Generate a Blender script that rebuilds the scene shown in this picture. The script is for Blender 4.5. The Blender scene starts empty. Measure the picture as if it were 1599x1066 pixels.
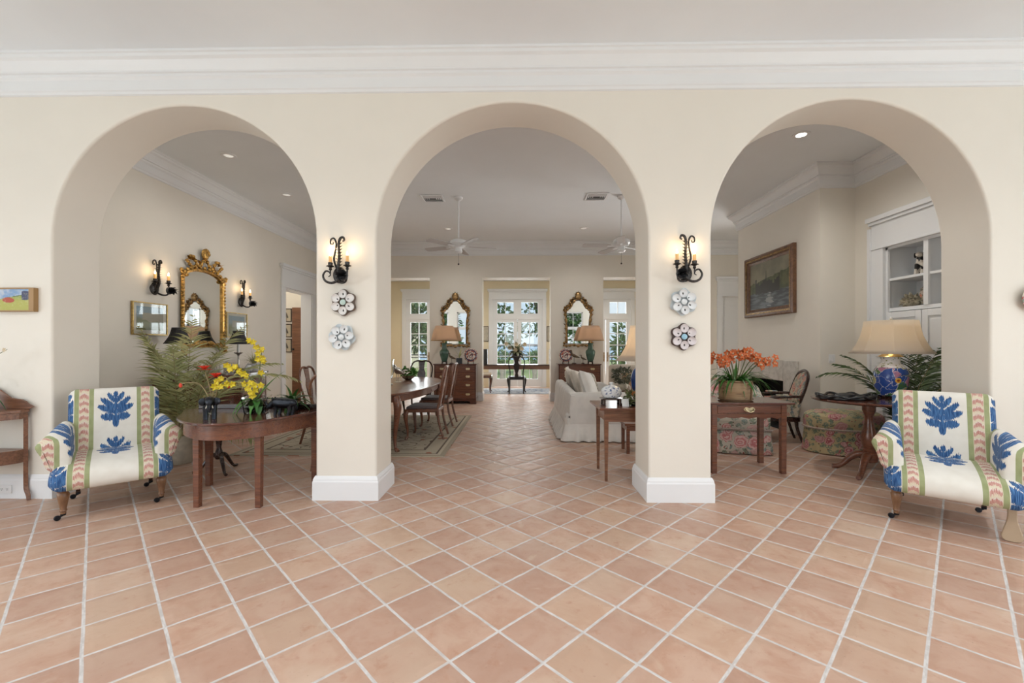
import bpy, math, random
from mathutils import Vector, Matrix
random.seed(7)
R = math.radians
PI = math.pi
COL = bpy.context.scene.collection
CEIL = 3.91

# ------------------------------------------------------------------ mesh builder
class MB:
    def __init__(s):
        s.v = []; s.f = []; s.pat = {}
    def add(s, vs, fs, M=None, pat=None):
        b = len(s.v)
        for i, v in enumerate(vs):
            v = Vector(v)
            if M is not None: v = M @ v
            s.v.append(v)
            if pat is not None: s.pat[b + i] = pat[i]
        s.f += [tuple(b + i for i in f) for f in fs]
        return s
    def box(s, x0, y0, z0, x1, y1, z1, M=None):
        return s.add([(x0,y0,z0),(x1,y0,z0),(x1,y1,z0),(x0,y1,z0),(x0,y0,z1),(x1,y0,z1),(x1,y1,z1),(x0,y1,z1)],
              [(0,3,2,1),(4,5,6,7),(0,1,5,4),(1,2,6,5),(2,3,7,6),(3,0,4,7)], M)
    def cbox(s, c, d, M=None):
        return s.box(c[0]-d[0]/2, c[1]-d[1]/2, c[2]-d[2]/2, c[0]+d[0]/2, c[1]+d[1]/2, c[2]+d[2]/2, M)
    def taper(s, c, z0, z1, d0, d1, sh=(0,0), M=None):
        # square post from size d0 at z0 to d1 at z1
        vs = []
        for z, d, o in ((z0, d0, sh), (z1, d1, (0,0))):
            for a, b in ((-1,-1),(1,-1),(1,1),(-1,1)):
                vs.append((c[0]+o[0]+a*d/2, c[1]+o[1]+b*d/2, z))
        return s.add(vs, [(0,3,2,1),(4,5,6,7),(0,1,5,4),(1,2,6,5),(2,3,7,6),(3,0,4,7)], M)
    def lathe(s, prof, seg=24, c=(0,0,0), M=None, sx=1, sy=1, wav=None):
        vs = []; fs = []
        n = len(prof)
        for i in range(seg):
            a = 2*PI*i/seg
            for j, (r, z) in enumerate(prof):
                k = 1 if wav is None else wav(a, j)
                vs.append((c[0]+r*k*sx*math.cos(a), c[1]+r*k*sy*math.sin(a), c[2]+z))
        for i in range(seg):
            for j in range(n-1):
                a = i*n+j; b = ((i+1) % seg)*n+j
                fs.append((a, b, b+1, a+1))
        if prof[0][0] > 1e-5: fs.append(tuple(i*n for i in range(seg))[::-1])
        if prof[-1][0] > 1e-5: fs.append(tuple(i*n+n-1 for i in range(seg)))
        return s.add(vs, fs, M)
    def tube(s, pts, r, seg=8, M=None, flat=1.0, closed=False):
        pts = [Vector(p) for p in pts]
        n = len(pts)
        rs = r if isinstance(r, (list, tuple)) else [r]*n
        vs = []; fs = []
        t0 = (pts[1]-pts[0]).normalized()
        up = Vector((0,0,1)) if abs(t0.z) < .9 else Vector((0,1,0))
        nrm = (up - t0*up.dot(t0)).normalized()
        for i, p in enumerate(pts):
            if closed: t = (pts[(i+1) % n]-pts[i-1]).normalized()
            else: t = (pts[min(i+1,n-1)]-pts[max(i-1,0)]).normalized()
            nrm = (nrm - t*nrm.dot(t))
            nrm = nrm.normalized() if nrm.length > 1e-6 else t.orthogonal().normalized()
            bn = t.cross(nrm)
            for k in range(seg):
                a = 2*PI*k/seg
                vs.append(p + nrm*math.cos(a)*rs[i] + bn*math.sin(a)*rs[i]*flat)
        for i in range(n if closed else n-1):
            for k in range(seg):
                a = i*seg+k; b = i*seg+(k+1) % seg
                c = ((i+1) % n)*seg+(k+1) % seg; d = ((i+1) % n)*seg+k
                fs.append((a, b, c, d))
        if not closed:
            fs.append(tuple(range(seg))[::-1]); fs.append(tuple((n-1)*seg+k for k in range(seg)))
        return s.add(vs, fs, M)
    def prism(s, poly, h0, h1, axis='z', M=None):
        # poly in the two other axes; extruded along axis
        def P(a, b, h):
            return {'z': (a, b, h), 'y': (a, h, b), 'x': (h, a, b)}[axis]
        n = len(poly)
        vs = [P(a, b, h0) for a, b in poly] + [P(a, b, h1) for a, b in poly]
        fs = [tuple(range(n))[::-1], tuple(range(n, 2*n))] + [(i, (i+1) % n, n+(i+1) % n, n+i) for i in range(n)]
        return s.add(vs, fs, M)
    def ball(s, c, r, seg=12, rings=8, M=None):
        r = r if isinstance(r, (list, tuple)) else (r, r, r)
        vs = [(c[0], c[1], c[2]-r[2])]; fs = []
        for j in range(1, rings):
            b = -PI/2+PI*j/rings
            for i in range(seg):
                a = 2*PI*i/seg
                vs.append((c[0]+r[0]*math.cos(a)*math.cos(b), c[1]+r[1]*math.sin(a)*math.cos(b), c[2]+r[2]*math.sin(b)))
        vs.append((c[0], c[1], c[2]+r[2]))
        for i in range(seg):
            fs.append((0, 1+(i+1) % seg, 1+i))
            for j in range(rings-2):
                a = 1+j*seg+i; b = 1+j*seg+(i+1) % seg
                fs.append((a, b, b+seg, a+seg))
            fs.append((1+(rings-2)*seg+i, 1+(rings-2)*seg+(i+1) % seg, len(vs)-1))
        return s.add(vs, fs, M)
    def grid(s, fn, nu, nv, pat=None, M=None, wrap=False):
        # fn(u,v) for u,v in 0..1
        vs = []; ps = []
        for i in range(nu+1):
            for j in range(nv+1):
                vs.append(fn(i/nu, j/nv))
                if pat: ps.append(pat(i/nu, j/nv))
        fs = [(i*(nv+1)+j, (i+1)*(nv+1)+j, (i+1)*(nv+1)+j+1, i*(nv+1)+j+1) for i in range(nu) for j in range(nv)]
        return s.add(vs, fs, M, ps if pat else None)
    def sweep(s, prof, path, M=None, closed=False, up=(0,0,1)):
        # prof: (out, up) pairs; path: points, out = right hand side of travel
        up = Vector(up); path = [Vector(p) for p in path]; n = len(path); m = len(prof)
        vs = []; fs = []
        for i, p in enumerate(path):
            d0 = (p-path[i-1]).normalized() if (i > 0 or closed) else None
            d1 = (path[(i+1) % n]-p).normalized() if (i < n-1 or closed) else None
            if d0 is None: d0 = d1
            if d1 is None: d1 = d0
            o0 = d0.cross(up).normalized(); o1 = d1.cross(up).normalized()
            o = (o0+o1); o = o.normalized(); o = o/max(.2, o.dot(o0))
            for a, b in prof: vs.append(p+o*a+up*b)
        for i in range(n if closed else n-1):
            for j in range(m):
                a = i*m+j; b = i*m+(j+1) % m; c = ((i+1) % n)*m+(j+1) % m; d = ((i+1) % n)*m+j
                fs.append((a, d, c, b))
        if not closed:
            fs.append(tuple(range(m))); fs.append(tuple((n-1)*m+j for j in range(m))[::-1])
        return s.add(vs, fs, M)
    def leaf(s, p, d, L, w, droop=.3, n=6, fold=.25, side=None, tip=.0, base=.25):
        # a blade starting at p along d, bending down
        p = Vector(p); d = Vector(d).normalized()
        sd = Vector(side) if side is not None else d.cross(Vector((0,0,1)))
        if sd.length < 1e-4: sd = Vector((1,0,0))
        sd.normalize()
        vs = []; fs = []
        for i in range(n+1):
            t = i/n
            nn = sd.cross(d).normalized()
            ww = w*(base+(1-base)*math.sin(PI*min(1, t*1.15+.12)))*.5 if t < 1 else w*tip*.5
            ww = max(ww, w*tip*.5)
            vs += [p-sd*ww+nn*ww*fold, p.copy(), p+sd*ww+nn*ww*fold]
            d = (d+Vector((0,0,-1))*droop/n*2).normalized()
            p = p+d*(L/n)
        for i in range(n):
            a = i*3
            fs += [(a, a+1, a+4, a+3), (a+1, a+2, a+5, a+4)]
        return s.add(vs, fs)
    def build(s, name, mat, parent=None, smooth=40, bevel=0, bseg=2, weld=False, sub=0, solid=0, loc=None, bang=40):
        me = bpy.data.meshes.new(name)
        me.from_pydata([tuple(v) for v in s.v], [], s.f)
        if s.pat:
            at = me.attributes.new('pat', 'FLOAT_VECTOR', 'POINT')
            for i, p in s.pat.items(): at.data[i].vector = (p[0], p[1], p[2] if len(p) > 2 else 0)
        me.validate()
        import bmesh
        bm = bmesh.new(); bm.from_mesh(me)
        if weld: bmesh.ops.remove_doubles(bm, verts=bm.verts, dist=1e-4)
        if not solid and not getattr(s, 'open', False): bmesh.ops.recalc_face_normals(bm, faces=bm.faces)
        bm.to_mesh(me); bm.free()
        if smooth:
            me.shade_smooth(); me.set_sharp_from_angle(angle=R(smooth))
        me.materials.append(mat)
        o = bpy.data.objects.new(name, me); COL.objects.link(o)
        if parent is not None: o.parent = parent
        if loc: o.location = loc
        if solid:
            md = o.modifiers.new('solid', 'SOLIDIFY'); md.thickness = solid; md.offset = 0
        if bevel:
            md = o.modifiers.new('bevel', 'BEVEL'); md.width = bevel; md.segments = bseg; md.limit_method = 'ANGLE'; md.angle_limit = R(bang); md.harden_normals = False
        if sub:
            md = o.modifiers.new('sub', 'SUBSURF'); md.levels = sub; md.render_levels = sub
        return o

def thing(name, label, cat, loc=(0,0,0), rz=0, group=None):
    o = bpy.data.objects.new(name, None); COL.objects.link(o)
    o.empty_display_size = .1
    o.location = loc; o.rotation_euler = (0, 0, R(rz))
    return tag(o, label, cat, group)
def tag(o, label, cat, group=None, kind=None):
    o['label'] = label; o['category'] = cat
    if group: o['group'] = group
    if kind: o['kind'] = kind
    return o
def st(name, mb, mat, **k):
    o = mb.build(name, mat, **k); o['kind'] = 'structure'; return o
def kids(o): return [c for c in bpy.data.objects if c.parent == o]
def dup(root, loc, rz=0, label=None, group=None, scale=None):
    r = root.copy(); COL.objects.link(r); r.location = loc; r.rotation_euler = (0, 0, R(rz))
    if scale: r.scale = scale
    if label: r['label'] = label
    if group: r['group'] = group
    for ch in kids(root):
        c = ch.copy(); COL.objects.link(c); c.parent = r
        for g in kids(ch):
            d = g.copy(); COL.objects.link(d); d.parent = c
    return r
def spline(pts, n=6):
    # Catmull-Rom through pts
    P = [Vector(p) for p in pts]; out = []
    for i in range(len(P)-1):
        a = P[max(i-1,0)]; b = P[i]; c = P[i+1]; d = P[min(i+2,len(P)-1)]
        for k in range(n):
            t = k/n
            out.append(.5*((2*b)+(c-a)*t+(2*a-5*b+4*c-d)*t*t+(3*b-a-3*c+d)*t**3))
    out.append(P[-1]); return out
def lerps(vals, n):
    out = []
    for i in range(n):
        t = i/(n-1)*(len(vals)-1); k = min(int(t), len(vals)-2); f = t-k
        out.append(vals[k]*(1-f)+vals[k+1]*f)
    return out
def stube(mb, pts, rs, n=6, seg=8, **k):
    P = spline(pts, n); mb.tube(P, lerps(rs, len(P)) if isinstance(rs, (list,tuple)) else rs, seg, **k)
def T(x=0, y=0, z=0, rx=0, ry=0, rz=0, s=1):
    return Matrix.Translation((x,y,z)) @ Matrix.Rotation(R(rz),4,'Z') @ Matrix.Rotation(R(ry),4,'Y') @ Matrix.Rotation(R(rx),4,'X') @ Matrix.Scale(s,4)
def spiral(c, r0, r1, a0, a1, n=16):
    return [(c[0]+(r0+(r1-r0)*i/n)*math.cos(R(a0+(a1-a0)*i/n)), c[1]+(r0+(r1-r0)*i/n)*math.sin(R(a0+(a1-a0)*i/n))) for i in range(n+1)]

# ------------------------------------------------------------------ node maths
class E:
    def __init__(s, m, v): s.m = m; s.v = v
    def _op(s, op, *o):
        n = s.m.nt.nodes.new('ShaderNodeMath'); n.operation = op
        for i, a in enumerate((s,)+o):
            a = a.v if isinstance(a, E) else a
            if isinstance(a, (int, float)): n.inputs[i].default_value = a
            else: s.m.nt.links.new(a, n.inputs[i])
        return E(s.m, n.outputs[0])
    def __add__(s, o): return s._op('ADD', o)
    __radd__ = __add__
    def __mul__(s, o): return s._op('MULTIPLY', o)
    __rmul__ = __mul__
    def __sub__(s, o): return s._op('SUBTRACT', o)
    def __rsub__(s, o): return (s*-1)+o
    def __truediv__(s, o): return s._op('DIVIDE', o)
    def __neg__(s): return s*-1
    def __lt__(s, o): return s._op('LESS_THAN', o)
    def __gt__(s, o): return s._op('GREATER_THAN', o)
    def abs(s): return s._op('ABSOLUTE')
    def max(s, o): return s._op('MAXIMUM', o)
    def min(s, o): return s._op('MINIMUM', o)
    def frac(s): return s._op('FRACT')
    def floor(s): return s._op('FLOOR')
    def sin(s): return s._op('SINE')
    def sqrt(s): return s._op('SQRT')
    def pow(s, o): return s._op('POWER', o)
    def ss(s, a, b, x=0., y=1.):   # smooth step a..b -> x..y
        n = s.m.nt.nodes.new('ShaderNodeMapRange'); n.interpolation_type = 'SMOOTHSTEP'
        s.m.nt.links.new(s.v, n.inputs['Value'])
        for k, q in (('From Min', a), ('From Max', b), ('To Min', x), ('To Max', y)): n.inputs[k].default_value = q
        return E(s.m, n.outputs[0])
def ell(x, y, cx, cy, rx, ry):
    a = (x-cx)/rx; b = (y-cy)/ry
    return (a*a+b*b).sqrt()
class Mt:
    def __init__(s, name):
        s.mat = bpy.data.materials.new(name); s.mat.use_nodes = True; s.nt = s.mat.node_tree
        s.p = s.nt.nodes['Principled BSDF']; s.cache = {}
    def vec(s, kind='Object'):
        if kind not in s.cache:
            if kind == 'pat':
                n = s.nt.nodes.new('ShaderNodeAttribute'); n.attribute_name = 'pat'; s.cache[kind] = n.outputs['Vector']
            elif kind == 'Normal':
                n = s.nt.nodes.new('ShaderNodeNewGeometry'); s.cache[kind] = n.outputs['Normal']
            else:
                n = s.nt.nodes.new('ShaderNodeTexCoord'); s.cache[kind] = n.outputs[kind]
        return s.cache[kind]
    def xyz(s, kind='Object'):
        n = s.nt.nodes.new('ShaderNodeSeparateXYZ'); s.nt.links.new(s.vec(kind), n.inputs[0])
        return [E(s, n.outputs[i]) for i in range(3)]
    def comb(s, x, y, z=0):
        n = s.nt.nodes.new('ShaderNodeCombineXYZ')
        for i, a in enumerate((x, y, z)):
            if isinstance(a, E): s.nt.links.new(a.v, n.inputs[i])
            else: n.inputs[i].default_value = a
        return n.outputs[0]
    def _v(s, vec, sc):
        vec = s.vec('Object') if vec is None else vec
        if isinstance(sc, (int, float)): return vec, sc
        n = s.nt.nodes.new('ShaderNodeVectorMath'); n.operation = 'MULTIPLY'
        s.nt.links.new(vec, n.inputs[0]); n.inputs[1].default_value = sc
        return n.outputs[0], 1.0
    def noise(s, scale=5, det=2, vec=None, rough=.5, dist=0, color=False):
        vec, sc = s._v(vec, scale)
        n = s.nt.nodes.new('ShaderNodeTexNoise'); n.inputs['Scale'].default_value = sc; n.inputs['Detail'].default_value = det
        n.inputs['Roughness'].default_value = rough; n.inputs['Distortion'].default_value = dist
        s.nt.links.new(vec, n.inputs['Vector'])
        return n.outputs['Color'] if color else E(s, n.outputs[0])
    def vor(s, scale=5, vec=None, feat='F1', rnd=1.0):
        vec, sc = s._v(vec, scale)
        n = s.nt.nodes.new('ShaderNodeTexVoronoi'); n.feature = feat; n.inputs['Scale'].default_value = sc
        n.inputs['Randomness'].default_value = rnd
        s.nt.links.new(vec, n.inputs['Vector'])
        if feat == 'DISTANCE_TO_EDGE': return E(s, n.outputs['Distance']), None
        sp = s.nt.nodes.new('ShaderNodeSeparateColor'); s.nt.links.new(n.outputs['Color'], sp.inputs[0])
        return E(s, n.outputs['Distance']), [E(s, sp.outputs[i]) for i in range(3)]
    def rand(s, vec):
        n = s.nt.nodes.new('ShaderNodeTexWhiteNoise'); s.nt.links.new(vec, n.inputs['Vector'])
        sp = s.nt.nodes.new('ShaderNodeSeparateColor'); s.nt.links.new(n.outputs['Color'], sp.inputs[0])
        return [E(s, sp.outputs[i]) for i in range(3)]
    def col(s, c):
        if isinstance(c, tuple):
            n = s.nt.nodes.new('ShaderNodeRGB'); n.outputs[0].default_value = (c[0], c[1], c[2], 1); return n.outputs[0]
        return c
    def mix(s, f, a, b):
        n = s.nt.nodes.new('ShaderNodeMix'); n.data_type = 'RGBA'; n.clamp_factor = True
        if isinstance(f, E): s.nt.links.new(f.v, n.inputs[0])
        else: n.inputs[0].default_value = f
        for c, i in ((a, 6), (b, 7)):
            if isinstance(c, tuple): n.inputs[i].default_value = (c[0], c[1], c[2], 1)
            else: s.nt.links.new(c, n.inputs[i])
        return n.outputs[2]
    def bump(s, h, dist=.01, strength=1.0):
        n = s.nt.nodes.new('ShaderNodeBump'); n.inputs['Distance'].default_value = dist; n.inputs['Strength'].default_value = strength
        s.nt.links.new(h.v, n.inputs['Height']); s.nt.links.new(n.outputs[0], s.p.inputs['Normal'])
    def set(s, color=None, rough=.5, metal=0., spec=.5, **k):
        P = s.p.inputs
        if color is not None:
            if isinstance(color, tuple): P['Base Color'].default_value = (*color, 1)
            else: s.nt.links.new(color, P['Base Color'])
        if isinstance(rough, E): s.nt.links.new(rough.v, P['Roughness'])
        else: P['Roughness'].default_value = rough
        P['Metallic'].default_value = metal; P['Specular IOR Level'].default_value = spec
        for a, b in k.items():
            key = a.replace('_', ' ')
            if isinstance(b, E): s.nt.links.new(b.v, P[key])
            elif isinstance(b, tuple): P[key].default_value = (*b, 1)
            elif isinstance(b, (int, float)): P[key].default_value = b
            else: s.nt.links.new(b, P[key])
        return s.mat
def S(r, g, b):   # sRGB 0..255 -> linear
    f = lambda c: ((c/255+.055)/1.055)**2.4 if c > 10.3 else c/255/12.92
    return (f(r), f(g), f(b))

# ------------------------------------------------------------------ materials
def paint(name, c, rough=.55, var=.04, bump=0.0, sc=3):
    m = Mt(name); n = m.noise(sc, 3)
    d = tuple(x*(1-var) for x in c)
    if bump:
        m.bump(m.noise(60, 2), .002, bump)
    return m.set(m.mix(n.ss(.3, .7), c, d), rough)
def wood(name, a, b, rough=.28, sc=(2, 30, 30), coat=.3):
    m = Mt(name); n = m.noise(sc, 4, dist=1.2, rough=.6); g = m.noise(tuple(x*4 for x in sc), 2)
    c = m.mix(n.ss(.35, .68), a, b)
    c = m.mix(g.ss(.45, .8)*.5, c, tuple(x*.55 for x in b))
    return m.set(c, n.ss(.2, .8, rough*.9, rough*1.25), Coat_Weight=coat, Coat_Roughness=.12)
def fabric(name, c, rough=.9, sc=220, var=.12):
    m = Mt(name); n = m.noise(sc, 2); n2 = m.noise(6, 3)
    m.bump(n, .002, .35)
    return m.set(m.mix(n2.ss(.3, .7), c, tuple(x*(1-var) for x in c)), rough, spec=.2, Sheen_Weight=.15)
def metal(name, c, rough=.3, var=.3, sc=30):
    m = Mt(name); n = m.noise(sc, 3)
    m.bump(n, .003, .25)
    return m.set(m.mix(n.ss(.35, .65), c, tuple(x*(1-var) for x in c)), rough, 1.0)
def leafm(name, a, b, rough=.4, sc=8, trans=.0):
    m = Mt(name); n = m.noise(sc, 2)
    return m.set(m.mix(n.ss(.35, .65), a, b), rough, spec=.4)

M = {}
M['wall'] = paint('wall_paint', (.80, .755, .675), .6, .02, .12)
M['trim'] = paint('trim_paint', (.81, .82, .83), .4, .015)
M['ceil'] = paint('ceiling_paint', (.85, .885, .91), .7, .015, .08)
M['sunwall'] = paint('sunroom_paint', (.80, .70, .50), .6, .02)
M['mahog'] = wood('mahogany', (.115, .034, .018), (.060, .017, .010), .16, coat=.7)
M['mahog2'] = wood('red_brown_wood', (.20, .075, .038), (.11, .037, .020), .28)
M['walnut'] = wood('brown_walnut', (.24, .105, .052), (.14, .055, .028), .33)
M['darkwood'] = wood('dark_wood', (.045, .018, .012), (.022, .010, .008), .25)
M['turnedwood'] = wood('turned_leg_wood', (.30, .16, .075), (.18, .085, .04), .4, (20, 20, 3))
M['beigewood'] = paint('pale_beige_wood', (.50, .38, .26), .5, .1)
M['iron'] = metal('black_iron', (.085, .080, .078), .45, .5, 60)
M['rose_iron'] = paint('blackened_rose_iron', (.055, .056, .06), .35, .4, 0, 40)
M['brass'] = metal('antique_brass', (.62, .44, .18), .3, .3)
M['brightbrass'] = metal('pale_brass', (.78, .66, .42), .28, .2)
M['silver'] = metal('tarnished_silver', (.62, .60, .56), .3, .4)
M['gold'] = metal('gilt', (.72, .43, .13), .38, .55, 25)
M['bronzegilt'] = metal('brown_gilt', (.52, .34, .16), .42, .5, 25)
M['candle'] = Mt('wax_candle').set((.62, .40, .18), .5, Emission_Color=(.9, .42, .12), Emission_Strength=.22)
M['bulb'] = Mt('lit_flame_bulb').set((1, .9, .7), .3, Emission_Color=(1, .72, .38), Emission_Strength=14.0)
M['mirror'] = Mt('mirror_glass').set((.86, .88, .87), .015, 1.0)
M['black'] = paint('black_lacquer', (.012, .012, .014), .35, .2)
M['charcoal'] = metal('dark_cast_metal', (.045, .050, .060), .36, .4)
M['white'] = paint('white_ceramic', (.80, .80, .79), .2, .03)
M['whitefab'] = fabric('white_slipcover', (.72, .69, .65))
M['creamfab'] = fabric('cream_cushion_fabric', (.66, .60, .52), .9, 120, .25)
M['creamseat'] = fabric('cream_seat_fabric', (.62, .52, .42))
M['greyseat'] = fabric('grey_brown_leather', (.13, .10, .10), .5)
M['celadon'] = paint('celadon_glaze', (.075, .155, .115), .15, .35, 0, 9)
M['cobalt'] = paint('cobalt_glaze', (.012, .05, .22), .12, .45, 0, 12)
M['greenleaf'] = leafm('deep_green_leaf', (.035, .115, .022), (.018, .065, .014))
M['brightleaf'] = leafm('bright_green_leaf', (.065, .22, .025), (.03, .12, .02))
M['palmleaf'] = leafm('palm_leaf', (.46, .44, .21), (.25, .27, .11), .5, 5)
M['palmdark'] = leafm('dark_palm_leaf', (.10, .15, .05), (.04, .07, .025), .45, 5)
M['stem'] = paint('plant_stem', (.14, .16, .06), .6, .3)
M['tanstem'] = paint('tan_flower_stem', (.34, .26, .12), .6, .3)
M['soil'] = paint('dark_soil', (.03, .022, .016), .9, .5, 0, 60)
M['glass'] = Mt('clear_glass').set((.95, .97, .96), .02, 0, Transmission_Weight=1.0, IOR=1.25)
M['plate_dk'] = paint('dark_glaze', (.02, .02, .02), .3, .1)
M['kraft'] = paint('picture_mount', (.72, .63, .53), .8, .1)
M['parchment'] = paint('parchment', (.55, .50, .40), .8, .2, 0, 15)
M['firebox'] = paint('soot_black', (.008, .008, .009), .95, .3)
M['plastic'] = paint('white_plastic', (.80, .80, .80), .3, .01)
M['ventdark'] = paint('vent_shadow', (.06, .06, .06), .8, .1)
M['teal'] = paint('teal_paint', (.10, .22, .24), .6, .3)
def mk_window_glass():
    m = Mt('window_pane'); nt = m.nt
    g = nt.nodes.new('ShaderNodeBsdfGlossy'); g.inputs['Roughness'].default_value = .02
    t = nt.nodes.new('ShaderNodeBsdfTransparent'); t.inputs[0].default_value = (.96, .98, .98, 1)
    lw = nt.nodes.new('ShaderNodeLayerWeight'); lw.inputs[0].default_value = .5
    pw = nt.nodes.new('ShaderNodeMath'); pw.operation = 'POWER'; nt.links.new(lw.outputs['Facing'], pw.inputs[0]); pw.inputs[1].default_value = 4
    f = nt.nodes.new('ShaderNodeMapRange'); nt.links.new(pw.outputs[0], f.inputs[0]); f.inputs[3].default_value = .045; f.inputs[4].default_value = .9
    x = nt.nodes.new('ShaderNodeMixShader')
    nt.links.new(f.outputs[0], x.inputs[0]); nt.links.new(t.outputs[0], x.inputs[1]); nt.links.new(g.outputs[0], x.inputs[2])
    nt.links.new(x.outputs[0], nt.nodes['Material Output'].inputs[0]); return m.mat
M['pane'] = mk_window_glass()

def mk_shade(name, c, em, emc, pleat=0):
    # fabric lamp shade: light from the bulb inside comes through
    m = Mt(name); nt = m.nt
    n = m.noise(180, 2)
    if pleat:
        x, y, z = m.xyz()
    m.bump(n, .002, .3)
    m.set(c, .85, spec=.2)
    tr = nt.nodes.new('ShaderNodeBsdfTranslucent'); tr.inputs[0].default_value = (*em, 1)
    mx = nt.nodes.new('ShaderNodeMixShader'); mx.inputs[0].default_value = .75
    nt.links.new(m.p.outputs[0], mx.inputs[1]); nt.links.new(tr.outputs[0], mx.inputs[2])
    nt.links.new(mx.outputs[0], nt.nodes['Material Output'].inputs[0])
    return m.mat
M['shade_white'] = mk_shade('white_shade', (.88, .82, .74), (.97, .90, .80), None)
M['shade_tan'] = mk_shade('tan_pleated_shade', (.68, .56, .48), (.90, .77, .66), None)
M['shade_black'] = paint('black_shade', (.014, .014, .017), .6, .2)

def mk_floor():
    m = Mt('terracotta_tile_floor'); x, y, z = m.xyz()
    a = .2853
    wob = (m.noise(3.5, 2)-.5)*.008
    U = (x+y)*(.70711/a)-.86+wob/a; V = (y-x)*(.70711/a)-.36+wob/a
    fu = U.frac(); fv = V.frac()
    du = fu.min(1-fu); dv = fv.min(1-fv); d = du.min(dv)
    cell = m.comb(U.floor(), V.floor())
    r1, r2, r3 = m.rand(cell)
    off = m.comb(x+r1*40, y+r2*40, r3*9)
    n1 = m.noise(5.5, 4, off, .62, .6); n2 = m.noise(14, 3, off, .6); n3 = m.noise(2.2, 3, off); n4 = m.noise(60, 2)
    c = m.mix(n1.ss(.32, .7), (.54, .365, .275), (.47, .28, .195))
    c = m.mix(n3.ss(.45, .75)*.7, c, (.58, .45, .345))
    c = m.mix(r1.ss(.2, .95)*.55, c, (.40, .245, .185))
    c = m.mix(r2.ss(.7, 1.)*.4, c, (.55, .40, .28))
    c = m.mix(n2.ss(.58, .78)*.5, c, (.40, .20, .125)); c = m.mix(n1.ss(.60, .78)*.45, c, (.60, .47, .37))
    c = m.mix(n4.ss(.66, .8)*.35, c, (.20, .11, .08))
    g = d.ss(.018, .030)
    gc = m.mix(n2.ss(.35, .65), (.62, .60, .585), (.50, .47, .45))
    c = m.mix(g, gc, c)
    h = d.ss(.015, .16) + n1*.16 + n4*.03
    m.bump(h, .006, .55)
    rr = n2.ss(.3, .7, .36, .52)
    return m.set(c, rr*g+(1-g)*.8, spec=.5)
M['floor'] = mk_floor()

def mk_ikat():
    m = Mt('ikat_upholstery'); u, v, w = m.xyz('pat')
    streak = m.noise(1, 2, m.comb(u*230, w*14, 0)); big = m.noise(1, 2, m.comb(u*14, w*14, 0))
    jag = (streak-.5)*.062+(big-.5)*.010
    vv = v+jag; ww = w+jag
    cream = m.mix(m.noise(1, 2, m.comb(u*9, w*9, 0)).ss(.3, .7), (.80, .775, .71), (.75, .72, .65))
    def motif(u, v, per):
        q0 = ((v+per*.5)/per).frac()*per-per*.5
        p = u/.118; q = q0/.155
        ap = p.abs()
        def rl(cx, cy, rx, ry, an):
            c_, s_ = math.cos(R(an)), math.sin(R(an)); x_ = ap-cx; y_ = q-cy
            a_ = (x_*c_+y_*s_)/rx; b_ = (y_*c_-x_*s_)/ry
            return (a_*a_+b_*b_) < 1
        sh = ell(p, q, 0, -.70, .19, .30) < 1
        for g in ((.50,.05,.58,.180,22),(.42,.38,.54,.165,34),(.23,.69,.38,.145,48),(.42,-.40,.44,.215,8)): sh = sh.max(rl(*g))
        sh = sh.max(ell(p, q, 0, .90, .14, .17) < 1).max(ell(p, q, 0, .10, .085, .80) < 1)
        return sh
    au = u.abs()
    mo = motif(u, vv, .40)
    mo2 = motif((au-.345), ww, .40)
    blue = m.mix(streak.ss(.35, .68), (.016, .058, .175), (.085, .20, .41))
    c = m.mix(mo.max(mo2*(au > .276)), cream, blue)
    # outer stripe group
    def band(a, b): return (au > a)*(au < b)
    c = m.mix(band(.176, .242), c, (.70, .62, .47))
    du = (au-.209).abs()
    ch = ((ww*1.0+du*.62)/.062).frac()
    red = m.mix(streak.ss(.3, .7), (.47, .20, .165), (.64, .40, .34))
    c = m.mix(((ch < .5)*(du < .030)), c, red)
    c = m.mix(((ch > .5)*(ch < .62)*(du < .030)), c, (.74, .66, .60))
    gr = m.mix(big.ss(.3, .7), (.30, .335, .165), (.36, .39, .21))
    c = m.mix(band(.146, .176).max(band(.242, .272)), c, gr)
    m.bump(m.noise(300, 2), .002, .25)
    return m.set(c, .85, spec=.2, Sheen_Weight=.1)
M['ikat'] = mk_ikat()

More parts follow.
